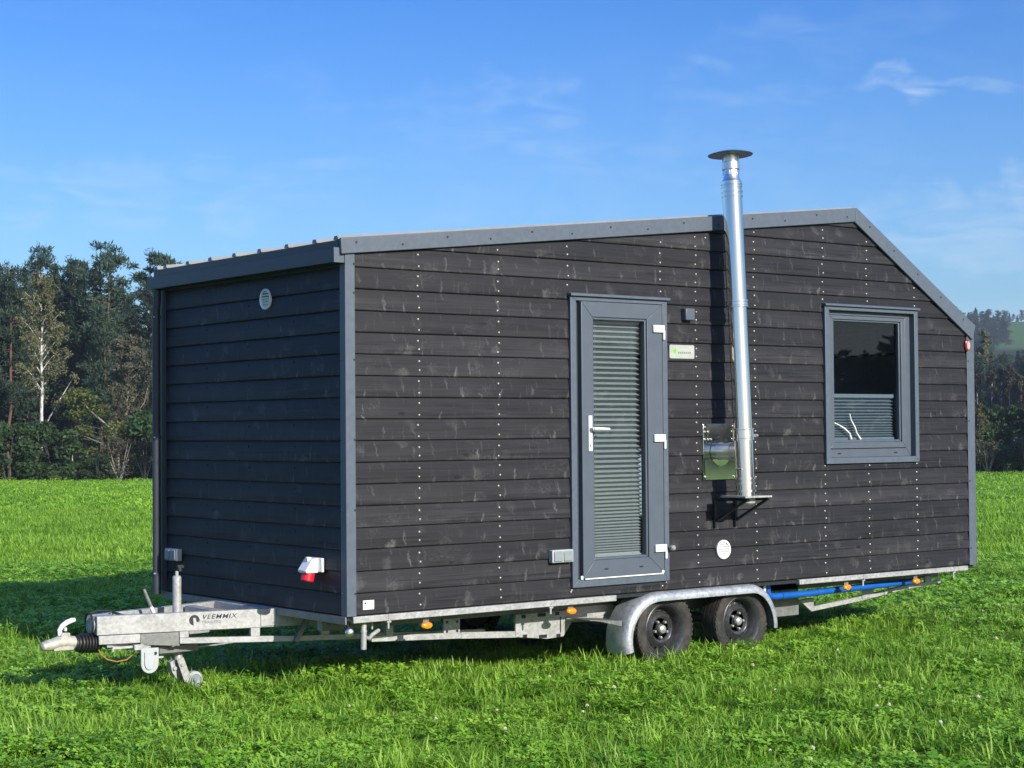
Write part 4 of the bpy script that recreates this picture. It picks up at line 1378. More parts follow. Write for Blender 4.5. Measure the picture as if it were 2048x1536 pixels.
def blades(n, spread, h0, h1, wd, lean):
    """n grass blades as bent tapering strips, three segments each"""
    a = rs.uniform(0, 2 * np.pi, n)
    rad = spread * np.sqrt(rs.uniform(0, 1, n))
    base = np.stack([rad * np.cos(a), rad * np.sin(a), np.full(n, -.02)], 1)
    h = rs.uniform(h0, h1, n)
    b = rs.uniform(0, 2 * np.pi, n)
    le = rs.uniform(0.15, lean, n) * h
    out = np.stack([np.cos(b), np.sin(b), np.zeros(n)], 1)
    tw = b + rs.uniform(-.8, .8, n) + np.pi / 2
    side = np.stack([np.cos(tw), np.sin(tw), np.zeros(n)], 1)
    V = []
    for t, wt in ((0, 0.8), (.4, 1.0), (.75, .7), (1.0, .08)):
        z = h * (t - 0.28 * (le / h) * t ** 2.5)
        c_ = base + out * (le * t ** 1.8)[:, None] + np.array([0, 0, 1.0]) * z[:, None]
        w_ = (wd * wt * rs.uniform(.7, 1.3, n))[:, None]
        V += [c_ - side * w_, c_ + side * w_]
    V = np.stack(V, 1).reshape(-1, 3)
    k = np.arange(n)[:, None] * 8
    F = np.concatenate([k + np.array([[0, 1, 3, 2]]), k + np.array([[2, 3, 5, 4]]), k + np.array([[4, 5, 7, 6]])], 0)
    return V, F


def clover(n, spread, h0, h1, sz):
    """small three-lobed leaves on short stalks"""
    V, F = [], []
    for i in range(n):
        a, rd = rs.uniform(0, 6.283), spread * math.sqrt(rs.uniform(0, 1))
        c_ = np.array([rd * math.cos(a), rd * math.sin(a), rs.uniform(h0, h1)])
        tl = rs.uniform(-.5, .5, 2)
        a0 = rs.uniform(0, 6.283)
        s_ = sz * rs.uniform(.7, 1.25)
        for q in range(3):
            t = a0 + q * 2.094
            d = np.array([math.cos(t), math.sin(t), tl[0] * math.cos(t) + tl[1] * math.sin(t) + .15])
            e_ = np.array([-math.sin(t), math.cos(t), tl[1] * math.cos(t) - tl[0] * math.sin(t)])
            k = len(V)
            V += [c_, c_ + d * s_ * .62 + e_ * s_ * .42, c_ + d * s_, c_ + d * s_ * .62 - e_ * s_ * .42]
            F.append((k, k + 1, k + 2, k + 3))
    return np.array(V), np.array(F)


def leaf_mat(name, dark, light, trans, nsc, tip=None):
    """grass and clover: colour from where the tuft stands and from the single tuft"""
    x = NT(name)
    oi = x.n("ShaderNodeObjectInfo")
    pos = x.n("ShaderNodeNewGeometry").outputs['Position']
    f = x.noise(pos, 0.45, 4, 0.6)
    g_ = x.noise(pos, nsc, 3, 0.6)
    k = x.math('ADD', x.math('MULTIPLY', f, 0.40), x.math('ADD', x.math('MULTIPLY', g_, 0.30), x.math('MULTIPLY', oi.outputs['Random'], 0.3)))
    c = x.mix(x.ramp(k, [(0.34, 0.0), (0.66, 1.0)]), dark, light)
    if tip:
        ob = x.n("ShaderNodeSeparateXYZ", {0: x.obj()}).outputs[2]
        c = x.mix(x.math('MULTIPLY', x.ramp(ob, [(0.04, 0.0), (0.16, 1.0)]), 0.55), c, tip)
        dry = x.ramp(x.noise(pos, 31.0, 2, 0.5), [(0.64, 0.0), (0.72, 0.8)])
        c = x.mix(dry, c, (0.34, 0.36, 0.12))
    x.p(Base_Color=c, Roughness=0.5)
    x.set(x.b.inputs['Specular IOR Level'], 0.25)
    tr = x.n("ShaderNodeBsdfTranslucent", {'Color': c})
    m = x.n("ShaderNodeMixShader", {0: trans, 1: x.b.outputs[0], 2: tr.outputs[0]})
    x.t.links.new(m.outputs[0], x.out.inputs['Surface'])
    return x.m


M['grass'] = leaf_mat("grass_blade", (0.085, 0.225, 0.006), (0.300, 0.520, 0.050), 0.34, 5.0, (0.420, 0.595, 0.145))
M['clover'] = leaf_mat("clover_leaf", (0.105, 0.275, 0.012), (0.320, 0.550, 0.060), 0.28, 7.0)
tufts = bpy.data.collections.new("grass_tufts")     # sources only, not linked into the scene
kinds = []


def tuft(V, F, mat):
    o = bpy.data.objects.new("tuft_%02d" % len(kinds), np_mesh("tuft", V, F, [M[mat]], None, True))
    tufts.objects.link(o)
    kinds.append(o)


for i in range(4):      # 0-3 short turf
    tuft(*blades(80, .14, .035, .10, .0030, 1.7), 'grass')
for i in range(3):      # 4-6 longer tufts
    tuft(*blades(44, .09, .06, .155, .0036, 1.5), 'grass')
for i in range(3):      # 7-9 clover
    tuft(*clover(64, .14, .03, .08, .021), 'clover')
for i in range(3):      # 10-12 wide far patches
    tuft(*blades(150, .42, .04, .12, .006, 1.0), 'grass')
for i in range(2):      # 13-14 very far patches
    tuft(*blades(150, 1.1, .03, .075, .014, 1.3), 'grass')

P_, S_, R_, I_ = [], [], [], []


def vnoise(x, y, s, seed):
    """cheap smooth value noise"""
    rg = np.random.RandomState(seed).uniform(0, 1, (128, 128))
    u, v = x / s + 50, y / s + 50
    i, j = np.floor(u).astype(int), np.floor(v).astype(int)
    fu, fv = u - i, v - j
    fu, fv = fu * fu * (3 - 2 * fu), fv * fv * (3 - 2 * fv)
    g_ = lambda a, b: rg[a % 128, b % 128]
    return (g_(i, j) * (1 - fu) + g_(i + 1, j) * fu) * (1 - fv) + (g_(i, j + 1) * (1 - fu) + g_(i + 1, j + 1) * fu) * fv


def scatter(d0, d1, dens, pick, smin, smax, half=20.5):
    area = math.radians(2 * half) / 2 * (d1 * d1 - d0 * d0)
    n = int(area * dens)
    d = np.sqrt(rs.uniform(d0 * d0, d1 * d1, n))
    az = np.radians(37.96 + rs.uniform(-half, half, n))
    x_, y_ = GX0 + d * np.sin(az), GY0 + d * np.cos(az)
    idx = pick(x_, y_, n)
    s_ = rs.uniform(smin, smax, n)
    s_ *= 0.78 + 0.5 * vnoise(x_, y_, 0.8, 3)
    under = (x_ > 0.5) & (x_ < 6.0) & (y_ > 1.4) & (y_ < 2.4)
    keep = ~under | (rs.uniform(0, 1, n) < .5)
    for (wx, wy) in ((2.7, .11), (3.47, .11)):          # flattened under the tyres
        keep &= ~((np.abs(x_ - wx) < .12) & (np.abs(y_ - wy) < .10))
    P_.append(np.stack([x_, y_, gz(x_, y_) - .004], 1)[keep]); S_.append(s_[keep]); I_.append(idx[keep])
    R_.append(np.stack([rs.uniform(-.12, .12, n), rs.uniform(-.12, .12, n), rs.uniform(0, 6.283, n)], 1)[keep])


def near_pick(x_, y_, n):
    a = vnoise(x_, y_, 0.75, 7) * .45 + vnoise(x_, y_, 0.28, 8) * .55
    r_ = rs.uniform(0, 1, n)
    out = rs.randint(0, 4, n)
    out = np.where((a < .46) & (r_ < .60), rs.randint(7, 10, n), out)
    out = np.where(rs.uniform(0, 1, n) < .16, rs.randint(7, 10, n), out)
    tall = (y_ > -1.3) & (y_ < .9) & (x_ > -1.8) & (x_ < 6.5)
    out = np.where(tall & (r_ < .42), rs.randint(4, 7, n), out)
    out = np.where((a > .56) & (r_ < .55), rs.randint(4, 7, n), out)
    out = np.where((a >= .50) & (r_ > .90), rs.randint(4, 7, n), out)
    return out


def mid_pick(x_, y_, n):
    return np.where(rs.uniform(0, 1, n) < .18, rs.randint(4, 7, n), rs.randint(10, 13, n))


scatter(7.6, 15, 135, near_pick, .65, 1.25)
scatter(15, 24, 85, near_pick, .85, 1.35)
scatter(23, 48, 11, mid_pick, .9, 1.4, 19)
scatter(47, 112, 1.6, lambda a, b, n: rs.randint(13, 15, n), .8, 1.5, 19)
P_, S_, R_, I_ = map(np.concatenate, (P_, S_, R_, I_))

def scatter_group(name, coll):
    ng = bpy.data.node_groups.new(name, 'GeometryNodeTree')
    ng.interface.new_socket("Geometry", in_out='INPUT', socket_type='NodeSocketGeometry')
    ng.interface.new_socket("Geometry", in_out='OUTPUT', socket_type='NodeSocketGeometry')
    gi, go = ng.nodes.new('NodeGroupInput'), ng.nodes.new('NodeGroupOutput')
    ip = ng.nodes.new('GeometryNodeInstanceOnPoints')
    ci = ng.nodes.new('GeometryNodeCollectionInfo')
    ci.inputs['Collection'].default_value = coll
    ci.inputs['Separate Children'].default_value = True
    ci.inputs['Reset Children'].default_value = True

    def attr(nm, typ):
        a = ng.nodes.new('GeometryNodeInputNamedAttribute')
        a.data_type = typ
        a.inputs['Name'].default_value = nm
        return next(s for s in a.outputs if s.enabled and s.name == 'Attribute')

    ng.links.new(gi.outputs[0], ip.inputs['Points'])
    ng.links.new(ci.outputs[0], ip.inputs['Instance'])
    ip.inputs['Pick Instance'].default_value = True
    ng.links.new(attr('kind_index', 'INT'), ip.inputs['Instance Index'])
    ng.links.new(attr('rot', 'FLOAT_VECTOR'), ip.inputs['Rotation'])
    ng.links.new(attr('scl', 'FLOAT'), ip.inputs['Scale'])
    ng.links.new(ip.outputs[0], go.inputs[0])
    return ng


def scatter_object(name, P, S, Rv, I, coll, label):
    pm = bpy.data.meshes.new(name)
    pm.vertices.add(len(P))
    pm.vertices.foreach_set('co', np.asarray(P, np.float32).ravel())
    for nm, typ, dat in (('scl', 'FLOAT', S), ('kind_index', 'INT', I)):
        a = pm.attributes.new(nm, typ, 'POINT')
        a.data.foreach_set('value', np.asarray(dat, np.float32 if typ == 'FLOAT' else np.int32))
    a = pm.attributes.new('rot', 'FLOAT_VECTOR', 'POINT')
    a.data.foreach_set('vector', np.asarray(Rv, np.float32).ravel())
    o = bpy.data.objects.new(name, pm)
    COL.objects.link(o)
    tag(o, label, None, None, 'stuff')
    o.modifiers.new("scatter", 'NODES').node_group = scatter_group("scatter_" + name, coll)
    return o


scatter_object("grass", P_, S_, R_, I_, tufts, "short green grass and clover covering the meadow")

# white clover blossoms
fm = MB().tube([(0, 0, 0), (.004, 0, .055), (.006, 0, .092)], .0016, 5)
rngf = random.Random(3)
for i in range(46):
    u_ = rngf.uniform(-.5, 1); a = rngf.uniform(0, 6.283)
    q_ = math.sqrt(1 - u_ * u_)
    p = Vector((q_ * math.cos(a), q_ * math.sin(a), u_))
    c_ = Vector((.006, 0, .098)) + p * .009
    fm.beam(c_, c_ + p * .006, .0040, .0025, 1, (0.3, 0.1, 1))
M['stalk'] = plain("flower_stalk", (0.12, 0.22, 0.04), 0.6)
M['petal'] = plain("clover_petal", (0.70, 0.66, 0.52), 0.6)
fme = fm.mesh("clover_blossom", [M['stalk'], M['petal']])
spots_px = []
while len(spots_px) < 95:
    u_, d_ = rngf.uniform(-40, 2090), rngf.uniform(8.9, 23)
    if rngf.random() > (0.25 + 0.75 * (u_ / 2048)) * (1.0 if d_ < 16 else .6): continue
    X, Y, Z = at(u_, d_)
    if -.3 < X < 6.4 and -.15 < Y < 2.7: continue
    spots_px.append((X, Y, Z))
for X, Y, Z in spots_px:
    o = bpy.data.objects.new("clover_blossom", fme)
    o.location = (X, Y, Z + rngf.uniform(-.01, .015))
    o.rotation_euler = (rngf.uniform(-.4, .4), rngf.uniform(-.4, .4), rngf.uniform(0, 6.28))
    s_ = rngf.uniform(.5, .85)
    o.scale = (s_, s_, s_)
    COL.objects.link(o)
    tag(o, "small white clover blossom standing in the grass", "flower", "white clover blossoms in the meadow")

# ------------------------------------------------------------------ trees
M['pine'] = foliage("pine_needles", (0.016, 0.039, 0.024), (0.062, 0.098, 0.057), 0.10, 0.5)
M['spruce'] = foliage("spruce_needles", (0.014, 0.032, 0.021), (0.046, 0.073, 0.042), 0.08, 0.5)
M['birch'] = foliage("birch_leaves", (0.078, 0.088, 0.036), (0.185, 0.180, 0.080), 0.25, 0.6)
M['brown'] = foliage("autumn_twigs", (0.050, 0.050, 0.031), (0.118, 0.113, 0.070), 0.15, 0.7)
M['bush'] = foliage("bush_leaves", (0.018, 0.048, 0.016), (0.064, 0.112, 0.034), 0.22, 0.7)
M['lime'] = foliage("fresh_leaves", (0.062, 0.098, 0.018), (0.155, 0.190, 0.050), 0.28, 0.7)
M['pine_bark'] = bark("pine_bark", (0.075, 0.048, 0.034), (0.16, 0.088, 0.056))
M['dark_bark'] = bark("dark_bark", (0.030, 0.026, 0.022), (0.075, 0.064, 0.054))
M['birch_bark'] = bark("birch_bark", (0.10, 0.095, 0.085), (0.60, 0.58, 0.54), True)
M['grey_bark'] = bark("grey_bark", (0.16, 0.145, 0.12), (0.34, 0.31, 0.27))


def leaves(centers, dirs, ln, wd, jitter=.35):
    """one diamond per centre, its long axis roughly along dirs"""
    n = len(centers)
    d = dirs + rs.normal(0, jitter, (n, 3))
    d /= np.linalg.norm(d, axis=1)[:, None] + 1e-9
    r_ = rs.normal(0, 1, (n, 3))
    s_ = np.cross(d, r_)
    s_ /= np.linalg.norm(s_, axis=1)[:, None] + 1e-9
    l_ = (ln * rs.uniform(.6, 1.4, n))[:, None] / 2
    w_ = (wd * rs.uniform(.6, 1.4, n))[:, None] / 2
    V = np.stack([centers - d * l_, centers + s_ * w_, centers + d * l_, centers - s_ * w_], 1).reshape(-1, 3)
    return V


class Tree:
    def __init__(self):
        self.wood = MB()
        self.L = []

    def limb(self, pts, r0, r1, n=7):
        k = len(pts)
        self.wood.tube(pts, [r0 + (r1 - r0) * i / (k - 1) for i in range(k)], n)

    def puff(self, c, rx, rz, n, ln, wd, up=.3, jit=.6):
        p = rs.normal(0, 1, (n, 3))
        p /= np.linalg.norm(p, axis=1)[:, None]
        p *= (rs.uniform(0, 1, n) ** .45)[:, None]
        q = p * np.array([rx, rx, rz])
        self.L.append(leaves(np.array(c) + q, p + np.array([0, 0, up]), ln, wd, jit))

    def finish(self, name, bark_m, leaf_m):
        V = np.concatenate(self.L)
        F = np.arange(len(V)).reshape(-1, 4)
        return self.wood.mesh(name + "_trunk", [M[bark_m]]), np_mesh(name + "_crown", V, F, [M[leaf_m]])


def wob(k, amp):
    return rs.normal(0, amp, (k, 2)).cumsum(0)


def pine(h, bare, rad, nb, dens, open_=False):
    """Scots pine: bare stem, uneven layered clumps of needles"""
    t = Tree()
    k = 9
    wv = wob(k, .012 * h)
    stem = [Vector((wv[i][0], wv[i][1], h * .97 * i / (k - 1))) for i in range(k)]
    stem[0] = Vector((0, 0, -.3))
    t.limb(stem, .011 * h, .003 * h, 8)
    for i in range(nb):
        f = bare + (1 - bare) * (i + rs.uniform(0, 1)) / nb
        zc = h * f
        j = min(k - 2, int(f * .97 * (k - 1)))
        p0 = stem[j].lerp(stem[j + 1], f * (k - 1) - j if f * (k - 1) - j < 1 else 1)
        a = rs.uniform(0, 6.283)
        prof = math.sin(math.pi * min(1, .20 + .80 * (1 - (f - bare) / (1 - bare)))) ** .7 if not open_ else .9
        prof = (0.35 + .75 * (1 - (f - bare) / (1 - bare)) ** .8) if not open_ else (.55 + .6 * rs.uniform())
        ln = rad * prof * rs.uniform(.55, 1.15)
        rise = ln * rs.uniform(.05, .45)
        p1 = p0 + Vector((math.cos(a) * ln * .55, math.sin(a) * ln * .55, rise * .35))
        p2 = p0 + Vector((math.cos(a) * ln, math.sin(a) * ln, rise))
        t.limb([p0, p1, p2], .0032 * h, .0010 * h, 5)
        for q in range(4):
            s_ = rs.uniform(.3, 1.05)
            c_ = p0.lerp(p2, s_) + Vector(rs.normal(0, .16 * rad, 3)) * .8
            sz = rad * rs.uniform(.18, .36)
            t.puff(c_, sz, sz * .50, dens, .40, .085, .55)
    t.puff(stem[-1] + Vector((0, 0, h * .01)), rad * .22, rad * .30, dens, .32, .05, .7)
    return t


def spruce(h, rad, nl, dens):
    t = Tree()
    t.limb([(0, 0, -.3), (0, 0, h * .5), (0, 0, h)], .010 * h, .0012 * h, 7)
    for i in range(nl):
        f = .06 + .93 * (i / nl)
        z0 = h * f
        r_ = rad * (1 - f) ** .85 + .12
        nb = 7 if f < .8 else 5
        a0 = rs.uniform(0, 6.283)
        for b in range(nb):
            a = a0 + 6.283 * b / nb + rs.normal(0, .2)
            ln = r_ * rs.uniform(.65, 1.15)
            m = max(8, int(dens * (ln / rad + .18)))
            s_ = rs.uniform(.05, 1, m) ** .75
            dr = -.30 * ln * s_ ** 1.5 + .10 * ln * s_
            out = np.array([math.cos(a), math.sin(a), 0])
            sd = np.array([-math.sin(a), math.cos(a), 0])
            c_ = out * (s_ * ln)[:, None] + sd * (rs.normal(0, .10 * ln + .03, m) * (1.2 - s_ * .7))[:, None] + np.array([0, 0, 1.0]) * (z0 + dr + rs.normal(0, .10, m))[:, None]
            t.L.append(leaves(c_, out * .7 + np.array([0, 0, -.35]) + sd * rs.normal(0, .5, m)[:, None], .42, .13, .3))
    return t


def birch(h, rad, bare, n, ln=.16, wd=.085, fork=None, droop=.5, nb=26):
    """slender stem, rising limbs, thin hanging twigs with small leaves"""
    t = Tree()
    k = 10
    wv = wob(k, .006 * h)
    stem = [Vector((wv[i][0], wv[i][1], h * i / (k - 1))) for i in range(k)]
    stem[0] = Vector((0, 0, -.3))
    t.limb(stem, .0105 * h, .0016 * h, 9)
    limbs = []
    for i in range(nb):
        f = bare + (.98 - bare) * (i / nb) ** .9
        zc = f * (k - 1)
        p0 = stem[int(zc)].lerp(stem[min(k - 1, int(zc) + 1)], zc - int(zc))
        a = rs.uniform(0, 6.283)
        l_ = .8 * rad * (0.55 + .75 * math.sin(math.pi * min(1, (f - bare) / (1 - bare) * .8 + .18))) * rs.uniform(.6, 1.1) * (1.15 - .7 * f)
        l_ = max(l_, .18 * rad)
        p1 = p0 + Vector((math.cos(a) * l_ * .5, math.sin(a) * l_ * .5, l_ * .75))
        p2 = p0 + Vector((math.cos(a) * l_, math.sin(a) * l_, l_ * 1.25))
        limbs.append((p0, p1, p2))
    if fork:
        limbs += fork
    for p0, p1, p2 in limbs:
        p0, p1, p2 = Vector(p0), Vector(p1), Vector(p2)
        t.limb([p0, p1, p2], .0042 * h if fork and (p0, p1, p2) == tuple(map(Vector, fork[0])) else .0022 * h, .0006 * h, 5)
    m_all = n // len(limbs)
    for p0, p1, p2 in limbs:
        p0, p1, p2 = map(lambda q: np.array(Vector(q)), (p0, p1, p2))
        nt_ = 7
        for q in range(nt_):
            s_ = rs.uniform(.25, 1.05)
            b = p0 * (1 - s_) ** 2 + 2 * p1 * s_ * (1 - s_) + p2 * s_ ** 2
            d = rs.normal(0, 1, 3); d[2] = -abs(d[2]) * droop - .2
            d = d / np.linalg.norm(d) * rad * rs.uniform(.18, .42)
            m = max(4, m_all // nt_)
            u_ = rs.uniform(0, 1, m)[:, None]
            c_ = b + d * u_ + rs.normal(0, .05 * rad, (m, 3))
            t.L.append(leaves(c_, np.tile(d / np.linalg.norm(d) + np.array([0, 0, -.4]), (m, 1)), ln, wd, .7))
            t.limb([b, b + d * .5, b + d], .0006 * h, .0003 * h, 3)
    return t


def bushy(h, rad, n, ln=.24, wd=.15, stems=4, lobes=16):
    t = Tree()
    for s_ in range(stems):
        a = rs.uniform(0, 6.283)
        t.limb([(0, 0, -.2), (math.cos(a) * rad * .25, math.sin(a) * rad * .25, h * .4), (math.cos(a) * rad * .5, math.sin(a) * rad * .5, h * .85)], .012 * h + .01, .006, 6)
    for q in range(lobes):
        a = rs.uniform(0, 6.283)
        zc = h * rs.uniform(.08, .92)
        rr_ = rad * math.sqrt(max(.05, 1 - (zc / h * .95) ** 2.2)) * rs.uniform(.35, .95)
        s_ = rad * rs.uniform(.22, .44)
        t.puff((rr_ * math.cos(a), rr_ * math.sin(a), zc), s_, s_ * .75, n // lobes, ln, wd, .1, .9)
    return t


PROTO = {}


def proto(key, h, t, bark_m, leaf_m):
    PROTO[key] = (h, *t.finish(key.rstrip('0123456789_'), bark_m, leaf_m))


for i in range(3):
    proto("pine_tree_%d" % i, 15.0, pine(15.0, (.16, .34, .08)[i], (2.9, 2.6, 3.1)[i], (44, 36, 50)[i], 58), 'pine_bark', 'pine')
proto("pine_tree_8", 15.0, pine(15.0, .60, 2.3, 20, 60, True), 'pine_bark', 'pine')
proto("pine_tree_9", 15.0, pine(15.0, .52, 1.9, 20, 60, True), 'pine_bark', 'pine')
for i in range(2):
    proto("spruce_tree_%d" % i, 15.0, spruce(15.0, (2.5, 2.1)[i], 34, 46), 'dark_bark', 'spruce')
proto("birch_tree_0", 13.0, birch(13.0, 2.0, .36, 8500, .18, .09, [((0, 0, 3.0), (1.0, .3, 4.9), (2.0, .5, 6.6))], .8, 34), 'birch_bark', 'birch')
proto("birch_tree_1", 9.0, birch(9.0, 1.8, .36, 6500, .19, .085, [((0, 0, 3.6), (.8, -.2, 4.8), (1.2, -.2, 6.7)), ((0, 0, 3.6), (-.4, .1, 5.0), (-.7, .2, 7.0))], .7, 18), 'grey_bark', 'brown')
proto("birch_tree_2", 11.0, birch(11.0, 1.6, .40, 9000, .19, .075, None, .8, 24), 'birch_bark', 'brown')
proto("birch_tree_3", 10.0, birch(10.0, 1.6, .22, 8000, .24, .14, None, .6, 24), 'grey_bark', 'birch')
for i in range(3):
    proto("bush_%d" % i, 4.0, bushy(4.0, 2.0, 4200), 'dark_bark', 'bush')
proto("bush_7", 4.0, bushy(4.0, 1.7, 2600, .20, .11), 'grey_bark', 'lime')
proto("bush_8", 3.0, bushy(3.0, 1.5, 1500, .22, .06, 7), 'grey_bark', 'brown')
# sapling that arches over to one side
ar = Tree()
ar.limb([(0, 0, -.2), (-.15, 0, 1.3), (-.75, 0, 2.5), (-1.7, .1, 3.5), (-2.5, .1, 4.5)], .085, .02, 7)
ar.limb([(-.4, 0, 1.9), (-1.4, -.1, 2.0), (-2.4, -.1, 2.5)], .03, .012, 5)
ar.limb([(-.15, 0, 1.2), (-1.2, .1, 1.35), (-2.2, .1, 1.5)], .03, .012, 5)
ar.limb([(-.1, 0, 1.0), (.4, 0, 2.2), (.5, 0, 3.4)], .03, .012, 5)
for c_, s_, n_ in (((-2.3, 0, 4.4), .75, 520), ((-1.6, .2, 3.7), .65, 260), ((-2.5, .3, 3.6), .6, 240), ((-.6, 0, 2.6), .85, 420), ((.2, 0, 2.5), .7, 420), ((-2.2, 0, 2.6), .55, 180), ((.5, 0, 3.2), .5, 220), ((-.1, .2, 1.7), .7, 340), ((-1.9, 0, 1.5), .5, 120)):
    ar.puff(c_, s_, s_ * .7, n_, .17, .095, .1, .9)
proto("arching_tree_0", 4.9, ar, 'grey_bark', 'lime')

tree_rng = random.Random(21)


def plant(key, u, dist, vtop, label, cat, group, name=None, rot=None, wide=1.0):
    """stand a tree where photo column u meets the ground dist metres away; its top reaches photo row vtop"""
    X, Y, Z = at(u, dist)
    h0, tm, cm_ = PROTO[key]
    s_ = max(.12, (z_of(u, vtop, dist) - Z) / h0)
    nm = name or key.rstrip('0123456789_')
    e_ = empty(nm, (X, Y, Z))
    e_.rotation_euler = (0, 0, tree_rng.uniform(0, 6.28) if rot is None else rot)
    e_.scale = (s_ * wide, s_ * wide, s_)
    for part, me in (("trunk", tm), ("crown", cm_)):
        o = bpy.data.objects.new(part, me)
        o.parent = e_
        COL.objects.link(o)
    tag(e_, label, cat, group)
    return e_


VIEW = -R(37.96)       # a tree turned by this shows its local x axis to the right in the photograph
TL = "trees along the edge of the meadow on the left"
left_trees = [
    ("spruce_tree_0", -22, 118, 484, "dark dense conifer cut off by the left edge of the photo", "tree", 1.15),
    ("pine_tree_1", 20, 115, 528, "pine with a bare reddish stem left of the tall white birch", "tree", .8),
    ("pine_tree_0", 88, 123, 497, "tallest dark pine rising straight behind the white birch", "tree", .7),
    ("pine_tree_9", 124, 125, 517, "narrow pine top just right of the birch crown", "tree", .9),
    ("spruce_tree_1", 163, 121, 537, "slim dark spruce tip left of the pointed star-topped spruce", "tree", 1.0),
    ("spruce_tree_0", 193, 123, 514, "pointed spruce with a star-like top between birch and open pine", "tree", .95),
    ("pine_tree_8", 244, 118, 492, "open-crowned pine showing its bare stem against the sky", "tree", .95),
    ("pine_tree_9", 283, 121, 503, "thin ragged pine standing right of the open-crowned pine", "tree", 1.0),
    ("pine_tree_2", 205, 113, 625, "broad lower pine with bright layered clumps in the middle of the tree line", "tree", .95),
    ("pine_tree_2", 306, 116, 575, "dark full pine beside the downpipe of the tiny house", "tree", 1.0),
    ("spruce_tree_0", 142, 117, 600, "shadowed pine filling the gap right of the white birch stem", "tree", .95),
    ("spruce_tree_1", 52, 121, 528, "narrow spruce tip showing between the red-stemmed pine and the white birch", "tree", .9),
    ("spruce_tree_0", 222, 124, 540, "dark narrow spruce left of the open-crowned pine", "tree", .9),
    ("spruce_tree_1", 145, 126, 532, "slender spruce tip right of the pine behind the birch", "tree", .9),
    ("spruce_tree_1", 110, 122, 520, "pointed spruce close behind the right side of the birch crown", "tree", .85),
    ("pine_tree_2", 50, 119, 600, "wide dark pine between the red pine stem and the white birch", "tree", .9),
]
for k_, u_, d_, v_, lb_, c_, w_ in left_trees:
    plant(k_, u_, d_, v_, lb_, c_, TL, wide=w_)
plant("birch_tree_0", 82, 106, 548, "tall birch with a long white stem and thin yellowish crown", "tree", TL, rot=VIEW, wide=1.0)
plant("birch_tree_1", 262, 105, 668, "birch with a forked pale stem and sparse brownish crown", "tree", TL, rot=VIEW, wide=1.1)
plant("arching_tree_0", 268, 103.5, 775, "young light green tree arching over to the left", "tree", TL, name="young_tree", rot=VIEW, wide=1.25)
plant("birch_tree_2", 146, 106, 770, "thin young birch with a slight pale stem in the dark gap", "tree", TL, rot=2.0, wide=.6)
for k_, u_, d_, v_, lb_, w_ in (
        ("bush_0", 15, 102, 835, "big dark green bush at the left edge of the photo", 1.2),
        ("bush_1", 62, 103, 868, "rounded dark bush at the foot of the white birch, left side", 1.1),
        ("bush_2", 112, 102.5, 838, "leafy dark bush just right of the white birch stem", 1.05),
        ("bush_0", 152, 102, 918, "low green bush in the middle of the left tree line", 1.3),
        ("bush_1", 196, 101.5, 908, "low bright bush under the arching young tree", 1.2),
        ("bush_8", 238, 102, 870, "brown twiggy thicket below the forked birch", 1.4),
        ("bush_2", 318, 103, 815, "green bush touching the downpipe of the tiny house", 1.1),
        ("bush_7", 110, 100.5, 938, "pale tuft of tall weeds at the edge of the meadow", 1.5),
        ("bush_8", 290, 102, 880, "brown undergrowth between forked birch and tiny house", 1.3),
        ("bush_1", -40, 103, 840, "dark bush just outside the left edge", 1.2)):
    plant(k_, u_, d_, v_, lb_, "bush", "bushes at the foot of the left tree line", wide=w_)
# the wood behind that front row: dark, read only through its gaps
for i in range(34):
    u_ = -260 + i * 30 + tree_rng.uniform(-12, 12)
    d_ = 128 + (i % 3) * 6 + tree_rng.uniform(-2, 2)
    v_ = 575 + tree_rng.uniform(-25, 40) if -30 < u_ < 300 else 640 + tree_rng.uniform(-25, 40)
    if u_ < -30: v_ -= 110
    plant(("pine_tree_0", "pine_tree_2", "spruce_tree_0", "spruce_tree_1")[i % 4], u_, d_, v_, "dark conifer deep in the wood behind the front row of trees", "tree", "conifers deep in the wood on the left", wide=1.15)
for i in range(12):
    u_ = 345 + i * 42
    plant(("bush_0", "bush_1", "bush_2")[i % 3], u_, 103 + tree_rng.uniform(-1, 1), 850 + tree_rng.uniform(-25, 30), "dark bush hidden behind the tiny house", "bush", "bushes behind the tiny house", wide=1.3)

# right edge: bushes at the meadow's end, a belt of trees and the wooded hill
RB = "bushes at the far end of the meadow on the right"
for k_, u_, d_, v_, lb_, w_ in (
        ("birch_tree_3", 1960, 104, 808, "tall yellowish shrub right beside the rear corner of the tiny house", 1.0),
        ("bush_1", 1990, 106, 845, "dark leafy bush between the yellowish shrub and the right edge", 1.2),
        ("bush_0", 2014, 110, 800, "round-topped green bush rising highest near the right edge", .9),
        ("bush_2", 2040, 105, 838, "dull green bush at the right edge of the photo", 1.1),
        ("bush_8", 1975, 102, 880, "brown low thicket along the meadow on the right", 1.5),
        ("bush_1", 2022, 102, 890, "low dark bush along the meadow near the right edge", 1.4),
        ("bush_8", 2050, 102, 870, "brown twigs at the very right edge of the meadow", 1.4),
        ("bush_2", 1935, 105, 835, "bush showing beside the rear corner trim", 1.1)):
    plant(k_, u_, d_, v_, lb_, "bush", RB, name="bush", wide=w_)
for i in range(8):
    plant(("bush_0", "bush_8", "bush_1", "bush_2")[i % 4], 2085 + i * 42, 104 + tree_rng.uniform(-2, 2), 850 + tree_rng.uniform(-20, 30), "bush beyond the right edge of the photo", "bush", "bushes beyond the right edge", wide=1.3)
